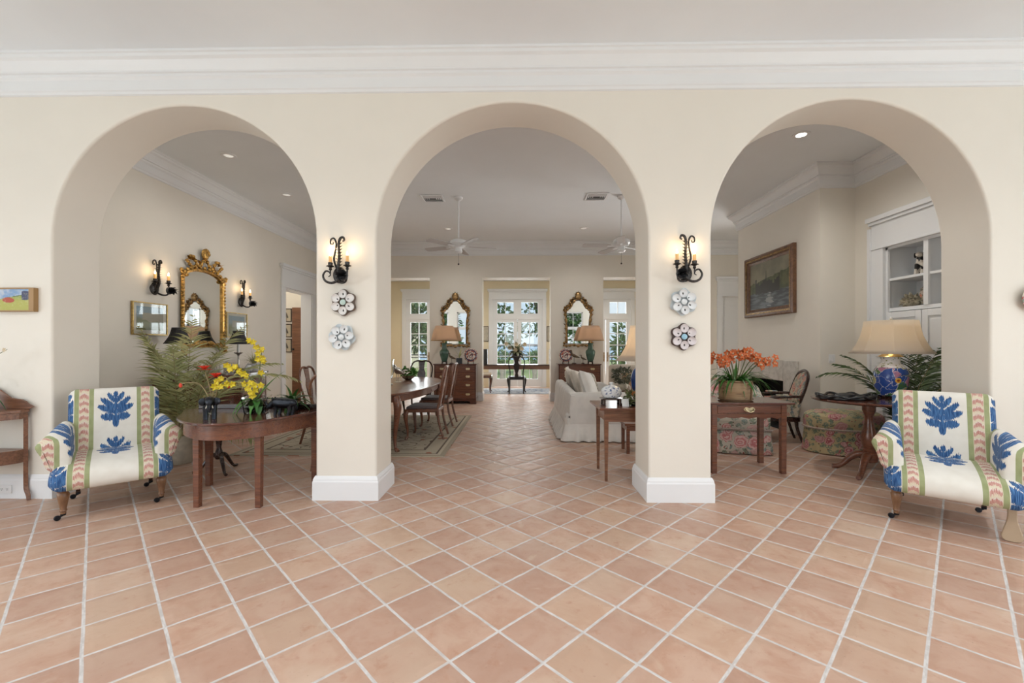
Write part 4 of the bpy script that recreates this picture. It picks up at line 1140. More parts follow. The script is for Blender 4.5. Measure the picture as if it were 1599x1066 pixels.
for k in range(18):   # shell and bead carving up both sides
    z = .03+k*.054
    for sx in (-1, 1):
        b.ball((sx*(hw+.035), -.045, z), (.028, .02, .022), 8, 6)
for k in range(15):
    a = PI*k/14; b.ball(((hw+.04)*math.cos(a), -.045, 1.0+.19*math.sin(a)), (.030, .022, .026), 8, 6)
b.box(-hw-.02, -.01, 0, hw+.02, 0, 1.0)
b.build('frame', M['gold'], gm)
b = MB()
b.ball((0,-.05,1.40), (.075,.03,.085), 12, 10); b.lathe([(.02,-.01),(.05,0),(.03,.02)], 10, (0,-.05,1.30))
for k in range(7): a = PI*(k+.5)/7; b.ball((.062*math.cos(a), -.07, 1.39+.075*math.sin(a)), (.018,.015,.026), 6, 6)
for sx in (-1, 1):
    rope(b, [(sx*.03,-.05,1.30),(sx*.10,-.05,1.22),(sx*.16,-.05,1.20),(sx*.20,-.05,1.27),(sx*.27,-.05,1.33),(sx*.31,-.05,1.28)], .022, .9)
    rope(b, [(sx*.20,-.05,1.18),(sx*.28,-.05,1.17),(sx*.33,-.05,1.22),(sx*.37,-.05,1.25)], .020, .9)
    rope(b, [(sx*.36,-.05,1.02),(sx*.42,-.05,1.07),(sx*.46,-.05,1.06),(sx*.46,-.05,1.12)], .022, .8)
    for k in range(4): b.leaf((sx*(.12+.07*k),-.06,1.24+.01*k), (sx*.6,-.2,.7), .09, .04, .3, 4)
b.build('crest', M['gold'], gm)
b = MB()
rope(b, [(-.42,-.05,-.02),(-.2,-.06,.02),(0,-.06,.05),(.2,-.06,.02),(.42,-.05,-.02)], .030, .8)
for sx in (-1, 1): rope(b, [(sx*.38,-.05,.02),(sx*.46,-.05,-.02),(sx*.46,-.05,-.09),(sx*.40,-.05,-.11),(sx*.39,-.05,-.06)], .024, .7)
b.build('apron_carving', M['gold'], gm)
# two framed prints
def print_mat(seed):
    m = Mt('coloured_print'); x, y, z = m.xyz(); n = m.noise(9, 4, m.comb(x+seed, z, 0)); n2 = m.noise(45, 3)
    c = m.mix((z+(n-.5)*.1).ss(-.03, .06), (.20, .20, .09), (.22, .28, .32))
    c = m.mix((z+n*.16 > .055)*(z < .075)*(x > -.12), c, (.36, .30, .22))
    c = m.mix(n2.ss(.55, .7)*.3, c, (.10, .09, .06))
    return m.set(c, .3)
def framed_print(loc, label, w, h, seed):
    t = thing('framed_print', label, 'picture', loc, 90, 'framed prints either side of the gilt mirror')
    fm = MB(); q = .014
    for x0, z0, x1, z1 in ((-w,-h,w,-h+q),(-w,h-q,w,h),(-w,-h+q,-w+q,h-q),(w-q,-h+q,w,h-q)): fm.box(x0,-.03,z0,x1,-.001,z1)
    fm.build('frame', M['brass'], t, smooth=0)
    MB().box(-w+q, -.016, -h+q, w-q, -.004, h-q).build('mount', M['kraft'], t, smooth=0)
    MB().box(-w+.065, -.019, -h+.065, w-.065, -.016, h-.055).build('image', print_mat(seed), t, smooth=0)
    MB().box(-w+q, -.023, -h+q, w-q, -.021, h-q).build('glass', M['pane'], t, smooth=0)
framed_print((C_X0, 5.60, 1.715), 'framed landscape print in a wide pale mount above the palm fronds', .27, .212, 0)
framed_print((C_X0, 7.34, 1.715), 'framed landscape print behind the black lamp nearer the doorway', .27, .212, 5)
# things on the sideboard
def holder(loc, label, rz=60):
    t = thing('letter_rack', label, 'ornament', loc, rz, 'pierced silver racks')
    for y in (-.03, .03):
        b = MB()
        b.prism([(-.085,0),(.085,0),(.085,.02),(-.085,.02)], y-.002, y+.002, 'y')
        for k in range(5):
            for j in range(4):
                cx = -.068+k*.034; cz = .04+j*.034
                if j == 3 and k in (0, 4): continue
                b.tube([(cx+.016*math.cos(a*PI/4), y, cz+.016*math.sin(a*PI/4)) for a in range(8)], .0035, 5, closed=True)
        b.tube([(-.085,y,0),(-.085,y,.135),(-.05,y,.165),(0,y,.185),(.05,y,.165),(.085,y,.135),(.085,y,0)], .005, 6)
        b.build('lattice_panel', M['silver'], t)
    MB().box(-.085,-.032,0,.085,.032,.008).build('base', M['silver'], t, smooth=0)
holder((C_X0+.38, 6.18, SH), 'pierced silver rack on the sideboard, left of the white candle')
holder((C_X0+.36, 6.58, SH), 'pierced silver rack on the sideboard, right of the white candle')
ca = thing('pillar_candle', 'white pillar candle on the sideboard between the silver racks', 'candle', (C_X0+.40, 6.40, SH))
MB().lathe([(.055,0),(.06,.01),(.03,.02),(.028,.022)], 16).build('dish', M['silver'], ca); MB().lathe([(.028,.022),(.027,.16),(.02,.165),(0,.16)], 14).build('wax', M['white'], ca)
bs = []
for k, (dx, col_, lab) in enumerate(((0,(.30,.25,.20),'lowest of three flat books on the sideboard'),(.01,(.52,.50,.46),'middle of three flat books on the sideboard'),(-.008,(.20,.19,.20),'topmost of three flat books on the sideboard'))):
    t = thing('book', lab, 'book', (C_X0+.43, 6.44+.0, SH+k*.024), 4*k-3, 'flat books on the sideboard')
    t.location = (C_X0+.22, 6.38, SH+k*.024)
    MB().box(-.09,-.12,.002,.09,.118,.021).build('pages', M['parchment'], t, smooth=0)
    MB().box(-.094,-.124,0,.094,.124,.002).box(-.094,-.124,.021,.094,.124,.0235).box(-.094,.118,0,.094,.124,.0235).build('cover', paint('book_cover', col_, .6, .1), t, smooth=0)
bw = thing('silver_bowl', 'small silver bowl on the sideboard near the yellow orchid', 'bowl', (C_X0+.42, 6.80, SH))
MB().lathe([(.04,0),(.045,.008),(.02,.02),(.05,.035),(.085,.07),(.09,.075),(.08,.07),(.045,.045),(0,.035)], 22).build('bowl', M['silver'], bw)
sp_ = thing('spiky_plant', 'spiky thin-leaved plant in a pale pot on the far end of the sideboard', 'plant', (C_X0+.30, 7.36, SH+.001))
MB().lathe([(.07,0),(.08,.02),(.095,.12),(.10,.13),(.085,.13),(0,.12)], 18).build('pot', M['white'], sp_)
b = MB(); rd = random.Random(12)
for k in range(60):
    a = rd.uniform(0,2*PI); e = rd.uniform(.25,1.45); b.leaf((0,0,.12), (math.cos(a)*math.cos(e),math.sin(a)*math.cos(e),math.sin(e)), rd.uniform(.22,.36), .012, rd.uniform(.2,.9), 5)
b.build('leaf', M['palmleaf'], sp_)
jr = thing('blue_white_jar', 'blue and white porcelain jar on the floor-side pedestal behind the yellow orchid leaves', 'jar', (C_X0+.52, 7.12, SH))
jr['label'] = 'small blue and white jar at the sideboard front below the spiky plant'
m = Mt('blue_white_porcelain'); d_, r_ = m.vor(26); n = m.noise(40, 3)
M['bluewhite'] = m.set(m.mix((n.ss(.5,.6))*(d_ < .5), (.72,.74,.76), (.10,.15,.30)), .15)
jr.location = (C_X0+.40, 7.06, SH)
MB().lathe([(.035,0),(.05,.02),(.06,.06),(.045,.10),(.03,.115),(.035,.125),(0,.12)], 18).build('body', M['bluewhite'], jr)
# palm in front of the sideboard end
def frond(mb, stem, p, d, L, droop, n=26, lw=.030, ll=.33, seed=0):
    rd = random.Random(seed); p = Vector(p); d = Vector(d).normalized(); pts = [p.copy()]; ds = [d.copy()]
    for i in range(n):
        d = (d+Vector((0,0,-1))*droop/n*(.4+1.4*i/n)).normalized(); p = p+d*(L/n); pts.append(p.copy()); ds.append(d.copy())
    stem.tube(pts, [.007*(1-i/n*.8) for i in range(n+1)], 5)
    for i in range(4, n+1):
        t = i/n; l = ll*(math.sin(PI*min(1, .18+t*.80))**.7)*rd.uniform(.85,1.1)
        sd = ds[i].cross(Vector((0,0,1))); sd = sd.normalized() if sd.length > .05 else Vector((1,0,0))
        for sg in (-1, 1):
            for q in (0, .5) if i % 2 else (0,):
                pp = pts[i].lerp(pts[i-1], q)
                dd = (ds[i]*.75+sd*sg*.9+Vector((0,0,.22))+Vector((rd.uniform(-.1,.1),rd.uniform(-.1,.1),rd.uniform(-.1,.1)))).normalized()
                mb.leaf(pp, dd, l, lw, .4, 4, .12, side=dd.cross(Vector((rd.uniform(-.7,.7), -1+rd.uniform(-.4,.4), rd.uniform(.1,1.2)))))
def palm(loc, label, fr, mat, lw, cat='plant'):
    t = thing('potted_palm', label, cat, loc)
    MB().lathe([(.13,0),(.15,.03),(.19,.30),(.20,.33),(.17,.33),(0,.30)], 24).build('pot', M['parchment'], t)
    b = MB(); s_ = MB(); rd = random.Random(2)
    for k, (d, L, dr_) in enumerate(fr):
        p = (rd.uniform(-.06,.06), rd.uniform(-.06,.06), .30)
        frond(b, s_, p, d, L, dr_, seed=k, lw=lw)
    s_.build('stalk', M['tanstem'], t); b.build('frond', mat, t)
palm((-3.97, 4.98, 0), 'big feathery palm with long arching fronds behind the blue fan armchair by the sideboard', [
   ((.35,-.06,1.2),1.55,1.3),((.75,.2,1.1),1.65,1.5),((.12,-.08,1.3),1.42,.9),((-.25,-.05,1.3),1.35,1.0),((.95,.15,.8),1.45,1.35),((.5,.4,1.2),1.45,1.4),((-.35,.2,1.2),1.25,1.1),((.9,-.05,.55),1.25,1.2),
   ((.65,-.10,1.0),1.35,1.5),((1.0,.4,.7),1.55,1.2),((-.12,.3,1.4),1.25,.9),((.05,-.10,1.0),1.1,1.2),((-.15,-.08,1.2),1.2,1.4),((.3,-.08,1.2),1.2,1.5),((1.0,-.05,.35),1.1,.9)], M['palmleaf'], .021)
# fern on the floor beyond the half moon table
fn = thing('boston_fern', 'low green fern at the back of the half-moon table behind the rhinoceros', 'plant', (-2.17, 4.10, HT+.001))
MB().lathe([(.045,0),(.06,.06),(.062,.07),(.05,.07),(0,.06)], 18).build('pot', M['black'], fn)
b = MB(); rd = random.Random(21)
for k in range(46):
    a = rd.uniform(0,2*PI); e = rd.uniform(.35,1.35); b.leaf((0,0,.06), (math.cos(a)*math.cos(e),math.sin(a)*math.cos(e),math.sin(e)), rd.uniform(.18,.27), rd.uniform(.025,.05), rd.uniform(.7,1.3), 6)
b.build('leaf', M['greenleaf'], fn)
# bird prints and wooden door in the hall
def birdprint():
    m = Mt('bird_print'); x, y, z = m.xyz(); n = m.noise(20, 3); zz = z+(n-.5)*.03; xx = x+(n-.5)*.02
    c = m.mix((ell(xx+zz*.4, zz, 0, .0, .03, .075) < 1), (.52,.46,.34), (.05,.045,.04))
    return m.set(m.mix((xx.abs() < .006)*(zz < 0), c, (.12,.09,.05)), .5)
bp = birdprint()
for k, (z, lab) in enumerate(((2.12,'topmost of three bird prints in the hall beyond the cased doorway'),(1.74,'middle of three bird prints in the hall beyond the cased doorway'),(1.37,'lowest of three bird prints in the hall beyond the cased doorway'))):
    t = thing('bird_print', lab, 'picture', (-5.76, 10.60, z), 0, 'bird prints in the hall')
    b = MB()
    for x0,z0,x1,z1 in ((-.13,-.165,.13,-.145),(-.13,.145,.13,.165),(-.13,-.145,-.11,.145),(.11,-.145,.13,.145)): b.box(x0,-.022,z0,x1,-.001,z1)
    b.build('frame', M['darkwood'], t, smooth=0); MB().box(-.11,-.014,-.145,.11,-.003,.145).build('image', bp, t, smooth=0)
hd = thing('hall_door', 'brown wooden door standing ajar in the hall beside the bird prints', 'door', (-5.56, 10.50, 0), 6)
MB().box(0,-.04,.0,.26,0,2.30).build('leaf', M['walnut'], hd, smooth=0, bevel=.004); MB().ball((.03,-.06,1.28), .025).build('knob', M['iron'], hd)
# ------------------------------------------------------------------ dining end
rug = MB().box(-1.34, -1.56, 0, 1.34, 1.56, .012)
o = rug.build('area_rug', mk_rug('dining_rug', (.50,.44,.34), (.15,.12,.10), (.34,.15,.10), 1.34, 1.56, (.22,.26,.27)), smooth=0); o.location = (-2.27, 6.85, 0)
tag(o, 'large beige patterned rug with a dark border line under the dining table', 'rug')
dt = thing('dining_table', 'long polished oval dining table on cabriole legs in the middle arch', 'table', (-2.05, 6.85, .0125))
def oval(rx, ry, n=48, p=2.4): return [(rx*abs(math.cos(2*PI*k/n))**(2/p)*(1 if math.cos(2*PI*k/n) >= 0 else -1), ry*abs(math.sin(2*PI*k/n))**(2/p)*(1 if math.sin(2*PI*k/n) >= 0 else -1)) for k in range(n)]
MB().prism(oval(.72, 1.62), .715, .74).build('tabletop', M['mahog2'], dt, smooth=30, bevel=.006)
MB().prism(oval(.66, 1.54), .62, .715).build('apron', M['mahog2'], dt, smooth=30)
for sx in (-1, 1):
    for sy in (-1, 1):
        b = MB(); cabriole(b, sx*.47, sy*1.36, .70, sx, sy*.6, 1.45); b.build('leg', M['mahog2'], dt)

def dining_chair(loc, rz, label, grp, wm, seatm, arms=False):
    t = thing('dining_chair', label, 'chair', loc, rz, grp)
    sq = [(-.27,-.25),(.27,-.25),(.21,.23),(-.21,.23)]
    b = MB().prism(sq, .39, .44); b.build('seat_rail', wm, t, smooth=0, bevel=.012)
    b = MB().prism([(x*.94, y*.94) for x, y in sq], .435, .475); b.build('seat', seatm, t, smooth=40, bevel=.02, bseg=3)
    for sx in (-1, 1):
        b = MB(); cabriole(b, sx*.24, -.22, .42, sx*.7, -.7, 1.0); b.build('leg', wm, t)
        b = MB(); stube(b, [(sx*.195,.21,.44),(sx*.195,.23,.25),(sx*.20,.30,0)], [.02,.018,.016], 5, 8); b.build('leg', wm, t)
    b = MB(); L = []
    half = [(.195,.21,.44),(.185,.245,.60),(.215,.275,.78),(.22,.295,.92),(.17,.31,1.02),(.08,.315,1.05),(0,.315,1.04)]
    pts = [(-x, y, z) for x, y, z in half]+half[::-1][1:]
    stube(b, pts, .016, 4, 8); b.build('back_frame', wm, t)
    prof = [(.045,.44),(.05,.52),(.035,.58),(.075,.70),(.085,.80),(.05,.88),(.06,1.0),(.07,1.04)]
    poly = [(-x, z) for x, z in prof]+[(x, z) for x, z in prof[::-1]]
    b = MB().prism(poly, 0, .010, 'y', Matrix.Translation((0,.205,0)) @ Matrix(((1,0,0,0),(0,1,.19,-.084),(0,0,1,0),(0,0,0,1)))); b.build('splat', wm, t, smooth=0)
    if arms:
        for sx in (-1, 1):
            b = MB(); stube(b, [(sx*.205,.265,.70),(sx*.27,.12,.69),(sx*.30,-.04,.68),(sx*.29,-.10,.66)], .016, 5, 8); stube(b, [(sx*.285,-.06,.67),(sx*.25,-.03,.56),(sx*.255,-.02,.42)], .015, 5, 8); b.build('arm', wm, t)
    return t
G = 'mahogany dining chairs around the oval table'
RZ = .0125
ch = dining_chair((-1.40, 6.43, RZ), -90, 'nearer of two mahogany chairs on the aisle side of the oval dining table', G, M['mahog2'], M['greyseat'])
dup(ch, (-1.42, 7.47, RZ), -92, 'farther of two mahogany chairs on the aisle side of the oval dining table')
dup(ch, (-2.72, 6.10, RZ), 90, 'mahogany dining chair on the sideboard side, nearest the half-moon table')
dup(ch, (-2.72, 7.40, RZ), 90, 'mahogany dining chair on the sideboard side of the oval table, nearer the far wall')
dining_chair((-2.06, 4.96, 0), 180, 'mahogany dining armchair at the near head of the table, half hidden by the pillar', G, M['walnut'], M['greyseat'], True)
dining_chair((-2.05, 8.72, 0), 0, 'dark dining armchair at the far head of the oval table', G, M['darkwood'], M['greyseat'], True)
hu = thing('hurricane_lantern', 'clear glass hurricane lantern with a candle on the dining table', 'lantern', (-2.06, 6.75, .7525))
MB().lathe([(.07,0),(.075,.01),(.03,.03),(.025,.08),(.06,.10),(.065,.105),(0,.10)], 18).build('base', M['silver'], hu)
MB().lathe([(.058,.106),(.085,.20),(.075,.32),(.088,.40),(.085,.40),(.072,.32),(.082,.20),(.055,.109)], 20).build('shade', M['glass'], hu)
MB().lathe([(.028,.106),(.027,.24),(0,.235)], 14).build('candle', M['parchment'], hu)
ph = thing('silver_pheasant', 'silver bird ornament with a long tail on the dining table', 'ornament', (-2.05, 7.25, .7525), 70)
b = MB(); stube(b, [(.18,0,.12),(.08,0,.16),(0,0,.19),(-.06,0,.22),(-.09,0,.27),(-.11,0,.29),(-.15,0,.285)], [.004,.035,.06,.045,.024,.022,.004], 5, 10); b.build('body', M['silver'], ph)
b = MB()
for y in (-.02,.02): b.tube([(-.01,y,.15),(0,y,0)], .006, 6)
b.lathe([(.06,0),(.05,.012),(0,.015)], 14); b.build('base', M['silver'], ph)
b = MB()
for k in range(5): b.leaf((.10,0,.16), (.9,(k-2)*.12,.35+.1*(k % 2)), .26, .03, .3, 5)
b.build('tail', M['silver'], ph)
gr = thing('table_plant', 'low bowl of green succulents in the middle of the dining table', 'plant', (-2.0, 7.72, .7525))
MB().lathe([(.05,0),(.10,.04),(.12,.08),(.11,.08),(0,.06)], 18).build('bowl', M['silver'], gr)
f = MB(); leafball(f, (0,0,.13), (.13,.13,.08), 160, .07, .04, 5); f.build('leaf', M['brightleaf'], gr, smooth=0)

# ------------------------------------------------------------------ far wall: chests, mirrors, lamps, ornaments
def chest(loc, label, wd):
    t = thing('chest_of_drawers', label, 'chest', loc, 0, 'mahogany chests under the far mirrors')
    w = M['mahog']; h = wd/2
    MB().box(-h-.02,-.02,.915,h+.02,.50,.94).build('top', w, t, smooth=0, bevel=.006)
    MB().box(-h,.012,.10,h,.50,.915).build('case', w, t, smooth=0)
    zs = [(.125,.335),(.345,.545),(.555,.735),(.745,.905)]
    for z0, z1 in zs:
        d = MB().box(-h+.025,-.004,z0,h-.025,.012,z1).build('drawer', M['mahog2'], t, smooth=0, bevel=.004)
        for x in (-h*.62, h*.62):
            zc = (z0+z1)/2; b = MB()
            b.prism(closed_spline([(x-.055,zc),(x-.03,zc+.025),(x,zc+.018),(x+.03,zc+.025),(x+.055,zc),(x+.025,zc-.03),(x,zc-.018),(x-.025,zc-.03)], 2), -.008, -.004, 'y')
            b.tube([(x-.035,-.01,zc+.004),(x-.03,-.028,zc-.016),(x,-.030,zc-.022),(x+.03,-.028,zc-.016),(x+.035,-.01,zc+.004)], .004, 6)
            b.build('handle', M['brightbrass'], d, smooth=20)
    b = MB().prism([(-h-.01,0),(-h-.01,.125),(h+.01,.125),(h+.01,0),(h-.12,0),(h-.14,.05),(h-.20,.07),(-h+.20,.07),(-h+.14,.05),(-h+.12,0)], -.008, .012, 'y')
    b.box(-h-.01,.012,0,-h+.015,.50,.125).box(h-.015,.012,0,h+.01,.50,.125); b.build('plinth', w, t, smooth=0)
chest((-1.52, 10.12, 0), 'mahogany four-drawer chest under the far mirror, left of the sunroom opening', .98)
chest((1.40, 10.15, 0), 'mahogany four-drawer chest under the far mirror, partly behind the white sofa', .98)
def tan_lamp(loc, label):
    t = thing('table_lamp', label, 'lamp', loc, 0, 'celadon vase lamps on the chests')
    MB().lathe([(.045,.05),(.06,.055),(.075,.10),(.105,.20),(.115,.27),(.105,.31),(.065,.345),(.058,.40),(.060,.46),(.068,.49),(0,.49)], 22).build('vase', M['celadon'], t)
    b = MB().lathe([(.07,.035),(.075,.045),(.065,.052),(0,.052)], 18)
    for k in range(4): a = PI/4+k*PI/2; b.tube([(.06*math.cos(a),.06*math.sin(a),.04),(.075*math.cos(a),.075*math.sin(a),0)], .01, 6)
    b.build('stand', M['darkwood'], t)
    MB().tube([(0,0,.49),(0,0,.74)], .006, 6).build('stem', M['brass'], t)
    b = MB().lathe([(.315,.545),(.30,.60),(.275,.70),(.245,.80),(.205,.895)], 88, wav=lambda a, j: 1+.012*math.sin(44*a)); b.f = [f for f in b.f if len(f) == 4]; b.open = True
    b.build('lamp_shade', M['shade_tan'], t, solid=.004)
    MB().tube([(.315*math.cos(k*PI/20),.315*math.sin(k*PI/20),.548) for k in range(40)], .006, 5, closed=True).build('shade_trim', M['brass'], t)
    b = MB().ball((0,0,.70), .035, 10, 8); b.build('bulb', M['bulb'], t)
tan_lamp((-1.80, 10.30, .9405), 'celadon vase lamp with tan pleated shade on the chest left of the sunroom opening')
tan_lamp((1.68, 10.32, .9405), 'celadon vase lamp with tan pleated shade on the chest behind the white sofa')
def cartouche(loc, label):
    t = thing('carved_mirror', label, 'mirror', loc, 0, 'brown gilt carved mirrors on the far wall')
    H_ = [(.255,.04),(.255,.40),(.262,.60),(.285,.76),(.275,.83),(.21,.88),(.15,.94),(.11,1.02),(.06,1.07),(0,1.085)]
    poly = spline([(x, 0, z) for x, z in H_], 4); R_ = [(p.x, p.z) for p in poly]
    MB().prism([(-x, z) for x, z in R_[::-1]][1:]+R_+[(-.255,.04)][:0], -.022, -.015, 'y').build('glass', M['mirror'], t, smooth=0)
    b = MB().prism([(-x*1.12, z*1.01+.0) for x, z in R_[::-1]][1:]+[(x*1.12, z*1.01) for x, z in R_], -.013, -.001, 'y'); b.build('backboard', M['darkwood'], t, smooth=0)
    b = MB()
    for sx in (-1, 1):
        rope(b, [(sx*(x+.035), -.035, z) for x, z in H_[:-2]]+[(sx*.05,-.035,1.12)], .026, .7, .4)
        rope(b, [(sx*.29,-.04,.78),(sx*.34,-.04,.86),(sx*.31,-.04,.93),(sx*.25,-.04,.95),(sx*.20,-.04,1.02),(sx*.17,-.04,1.10),(sx*.10,-.04,1.15)], .028, .8, .45)
        rope(b, [(sx*.28,-.04,.10),(sx*.34,-.04,.05),(sx*.33,-.04,-.02),(sx*.24,-.04,-.02),(sx*.12,-.04,.0),(0,-.04,-.03)], .026, .8, .45)
        for k in range(6): b.leaf((sx*(.30+.02*(k % 2)),-.05,.15+k*.11), (sx*.5,-.3,.8), .10, .05, .4, 4)
        for k in range(5): b.leaf((sx*(.26-.05*k),-.06,.96+k*.05), (sx*.8,-.3,.5), .11, .06, .5, 4)
    b.build('frame', M['bronzegilt'], t)
    b = MB().ball((0,-.05,1.20), (.085,.04,.10), 12, 8)
    for k in range(7): a = PI*k/6; b.leaf((.04*math.cos(a),-.06,1.19+.04*math.sin(a)), (math.cos(a),-.2,math.sin(a)+.25), .10, .06, .2, 4)
    b.build('crest', M['bronzegilt'], t)
cartouche((-1.59, YFAR, 1.375), 'carved brown-gilt mirror on the far wall over the chest by the dining table')
cartouche((1.435, YFAR, 1.385), 'carved brown-gilt mirror on the far wall over the chest behind the sofa')
def imari():
    m = Mt('red_blue_plate_glaze'); x, y, z = m.xyz(); r = (x*x+z*z).sqrt(); n = m.noise(28, 3)
    c = m.mix((n > .52), (.62,.52,.45), (.30,.06,.04)); c = m.mix((r > .115)*(r < .14), c, (.06,.05,.09)); c = m.mix((r < .05), c, m.mix((n > .48), (.60,.50,.42), (.12,.05,.06)))
    c = m.mix((r > .05)*(r < .06), c, (.07,.05,.08)); return m.set(c, .2)
IM = imari()
def stand_plate(loc, label, rz):
    t = thing('display_plate', label, 'plate', loc, rz, 'red and blue plates on stands')
    d = MB().lathe([(0,.012),(.09,.008),(.165,-.02),(.168,-.014),(.09,.016),(0,.02)], 36, (0,0,0), T(0,0,0,90)).build('plate', IM, t, loc=(0,0,.20)); d.rotation_euler = (R(-10),0,0)
    b = MB()
    for sx in (-1, 1): b.tube([(sx*.06,-.05,.06),(sx*.07,-.055,.02),(sx*.07,-.04,.008),(sx*.06,.07,.008),(sx*.02,.05,.24)], .009, 6)
    b.build('stand', M['darkwood'], t)
stand_plate((-1.17, 10.30, .9405), 'red and dark blue plate on a stand on the chest left of the sunroom opening', 0)
stand_plate((1.10, 10.35, .9405), 'red and dark blue plate on a stand on the chest behind the sofa', -14)
def bird(loc, label, h, rz, grp):
    t = thing('bird_figurine', label, 'figurine', loc, rz, grp); k = h/.32
    bm = paint('bird_brown', (.17,.115,.07), .5, .5, 0, 40)
    b = MB(); stube(b, [(.13*k,0,.13*k),(.06*k,0,.155*k),(0,0,.18*k),(-.05*k,0,.215*k),(-.055*k,0,.26*k),(-.06*k,0,.29*k),(-.085*k,0,.295*k),(-.13*k,0,.285*k)], [.006*k,.026*k,.036*k,.025*k,.014*k,.017*k,.012*k,.003*k], 5, 8); b.build('body', bm, t)
    b = MB()
    for y in (-.012, .012): b.tube([(-.0,y*k,.15*k),(0,y*k,.02)], .005, 6)
    b.lathe([(.055*k,0),(.05*k,.018),(.02*k,.025),(0,.026)], 14); b.build('base', M['darkwood'], t)
bird((-1.62, 10.26, .9405), 'small crane figurine between the celadon lamp and the dark box', .27, 0, None)
bird((1.29, 10.32, .9405), 'taller wading bird figurine on the chest behind the sofa', .34, 0, 'wading birds on the chest')
bird((1.50, 10.30, .9405), 'shorter wading bird figurine beside the celadon lamp behind the sofa', .22, 0, 'wading birds on the chest')
bx_ = thing('planter_box', 'small black box holding a leafy sprig on the chest by the plate', 'planter', (-1.44, 10.30, .9405))
MB().box(-.065,-.06,0,.065,.06,.13).build('box', M['black'], bx_, smooth=0, bevel=.004)
b = MB()
for d, L in (((-.3,0,1),.28),((.35,-.1,.9),.24),((.1,.2,1),.32),((-.6,-.1,.8),.2)): b.leaf((0,0,.13), d, L, .05, .5, 6)
b.build('leaf', M['palmleaf'], bx_)

# ------------------------------------------------------------------ sunroom
rg = MB().box(-1.35,-.78,0,1.35,.78,.010)
o = rg.build('sunroom_rug', mk_rug('sunroom_rug', (.52,.53,.55), (.07,.10,.19), (.16,.22,.36), 1.35, .78, (.10,.15,.29), .22), smooth=0); o.location = (-.08, 13.0, 0)
tag(o, 'pale blue and navy rug under the console table in the sunroom', 'rug')
cn = thing('console_table', 'long dark console table spanning the sunroom opening in front of the glass doors', 'table', (-.08, 13.05, .0105))
MB().box(-1.25,-.25,.765,1.25,.25,.795).build('top', M['darkwood'], cn, smooth=0, bevel=.006)
MB().box(-1.18,-.21,.655,1.18,.21,.765).build('apron', M['walnut'], cn, smooth=0)
for sx in (-1, 1):
    for sy in (-1, 1):
        b = MB(); cabriole(b, sx*1.08, sy*.17, .67, sx, sy*.4, 1.2); b.build('leg', M['darkwood'], cn)
dining_chair((-.09, 12.50, .0105), 180, 'black hoop-backed chair drawn up to the sunroom console, its back to the room', None, M['black'], M['black'])
so_ = thing('stool', 'stool with a cream padded seat and cabriole legs beside the black hoop-backed chair', 'stool', (-1.06, 12.72, .0105))
MB().box(-.24,-.22,.42,.24,.22,.49).build('seat_rail', M['mahog'], so_, smooth=0, bevel=.01); MB().box(-.23,-.21,.48,.23,.21,.56).build('seat', M['creamseat'], so_, smooth=40, bevel=.035, bseg=3)
for sx in (-1, 1):
    for sy in (-1, 1):
        b = MB(); cabriole(b, sx*.20, sy*.18, .45, sx, sy, 1.0); b.build('leg', M['mahog'], so_)
fv = thing('flower_arrangement', 'arrangement of dark magnolia leaves and cream flowers in a black urn on the console', 'flowers', (-.10, 13.02, .806))
MB().lathe([(.08,0),(.085,.02),(.05,.04),(.075,.12),(.135,.24),(.14,.30),(.11,.34),(.105,.37),(.12,.385),(0,.37)], 22).build('urn', M['black'], fv)
b = MB(); rd = random.Random(31)
for k in range(60):
    a = rd.uniform(0,2*PI); e = rd.uniform(-.1,1.35); b.leaf((0.05*math.cos(a),.05*math.sin(a),.38), (math.cos(a)*math.cos(e),math.sin(a)*math.cos(e)*.7,math.sin(e)*.8), rd.uniform(.22,.52), .09, rd.uniform(.2,.9), 5)
b.build('leaf', paint('bronze_green_leaf', (.16,.17,.085), .4, .5, 0, 10), fv)
blooms(fv, pet, [(c, .075, i, 7, (0,-1,0)) for i, c in enumerate([(-.20,-.15,.50),(0,-.18,.60),(.16,-.16,.47),(-.03,-.2,.44),(.25,-.12,.60),(-.30,-.1,.62)])])
for k, (x, lab) in enumerate(((-1.10,'tall dark upright box at the end of the console by the stool'),(1.02,'tall dark upright box at the end of the console behind the far chest'))):
    t = thing('loudspeaker', lab, 'speaker', (x, 13.08, .806), 0, 'dark boxes at the ends of the console')
    MB().box(-.13,-.12,0,.13,.12,.46).build('body', M['darkwood'], t, smooth=0, bevel=.006); MB().box(-.115,-.128,.015,.115,-.121,.445).build('front_panel', M['black'], t, smooth=0)
for k, (x, lab) in enumerate(((-1.16,'narrow framed picture in the sunroom beside the stool end of the console'),(1.02,'narrow framed picture in the sunroom at the sofa side of the glass doors'))):
    t = thing('small_picture', lab, 'picture', (x, 14.3, 1.76), 0, 'small sunroom pictures')
    b = MB()
    for q in ((-.13,-.25,.13,-.235),(-.13,.235,.13,.25),(-.13,-.235,-.115,.235),(.115,-.235,.13,.235)): b.box(q[0],-.02,q[1],q[2],-.001,q[3])
    b.build('frame', M['darkwood'], t, smooth=0); MB().box(-.115,-.012,-.235,.115,-.004,.235).build('image', M['parchment'], t, smooth=0)

# ------------------------------------------------------------------ sofa group in the middle arch
sf = thing('sofa', 'white slipcovered sofa with a ruffled skirt, its back to the aisle', 'sofa', (.66, 6.20, 0))
wf = M['whitefab']; SLn, SDp = 2.05, .98
def rbox(x0,y0,z0,x1,y1,z1): return MB().box(x0,y0,z0,x1,y1,z1)
rbox(.0,0,.16,SDp,SLn,.40).build('base', wf, sf, smooth=40, bevel=.04, bseg=3)
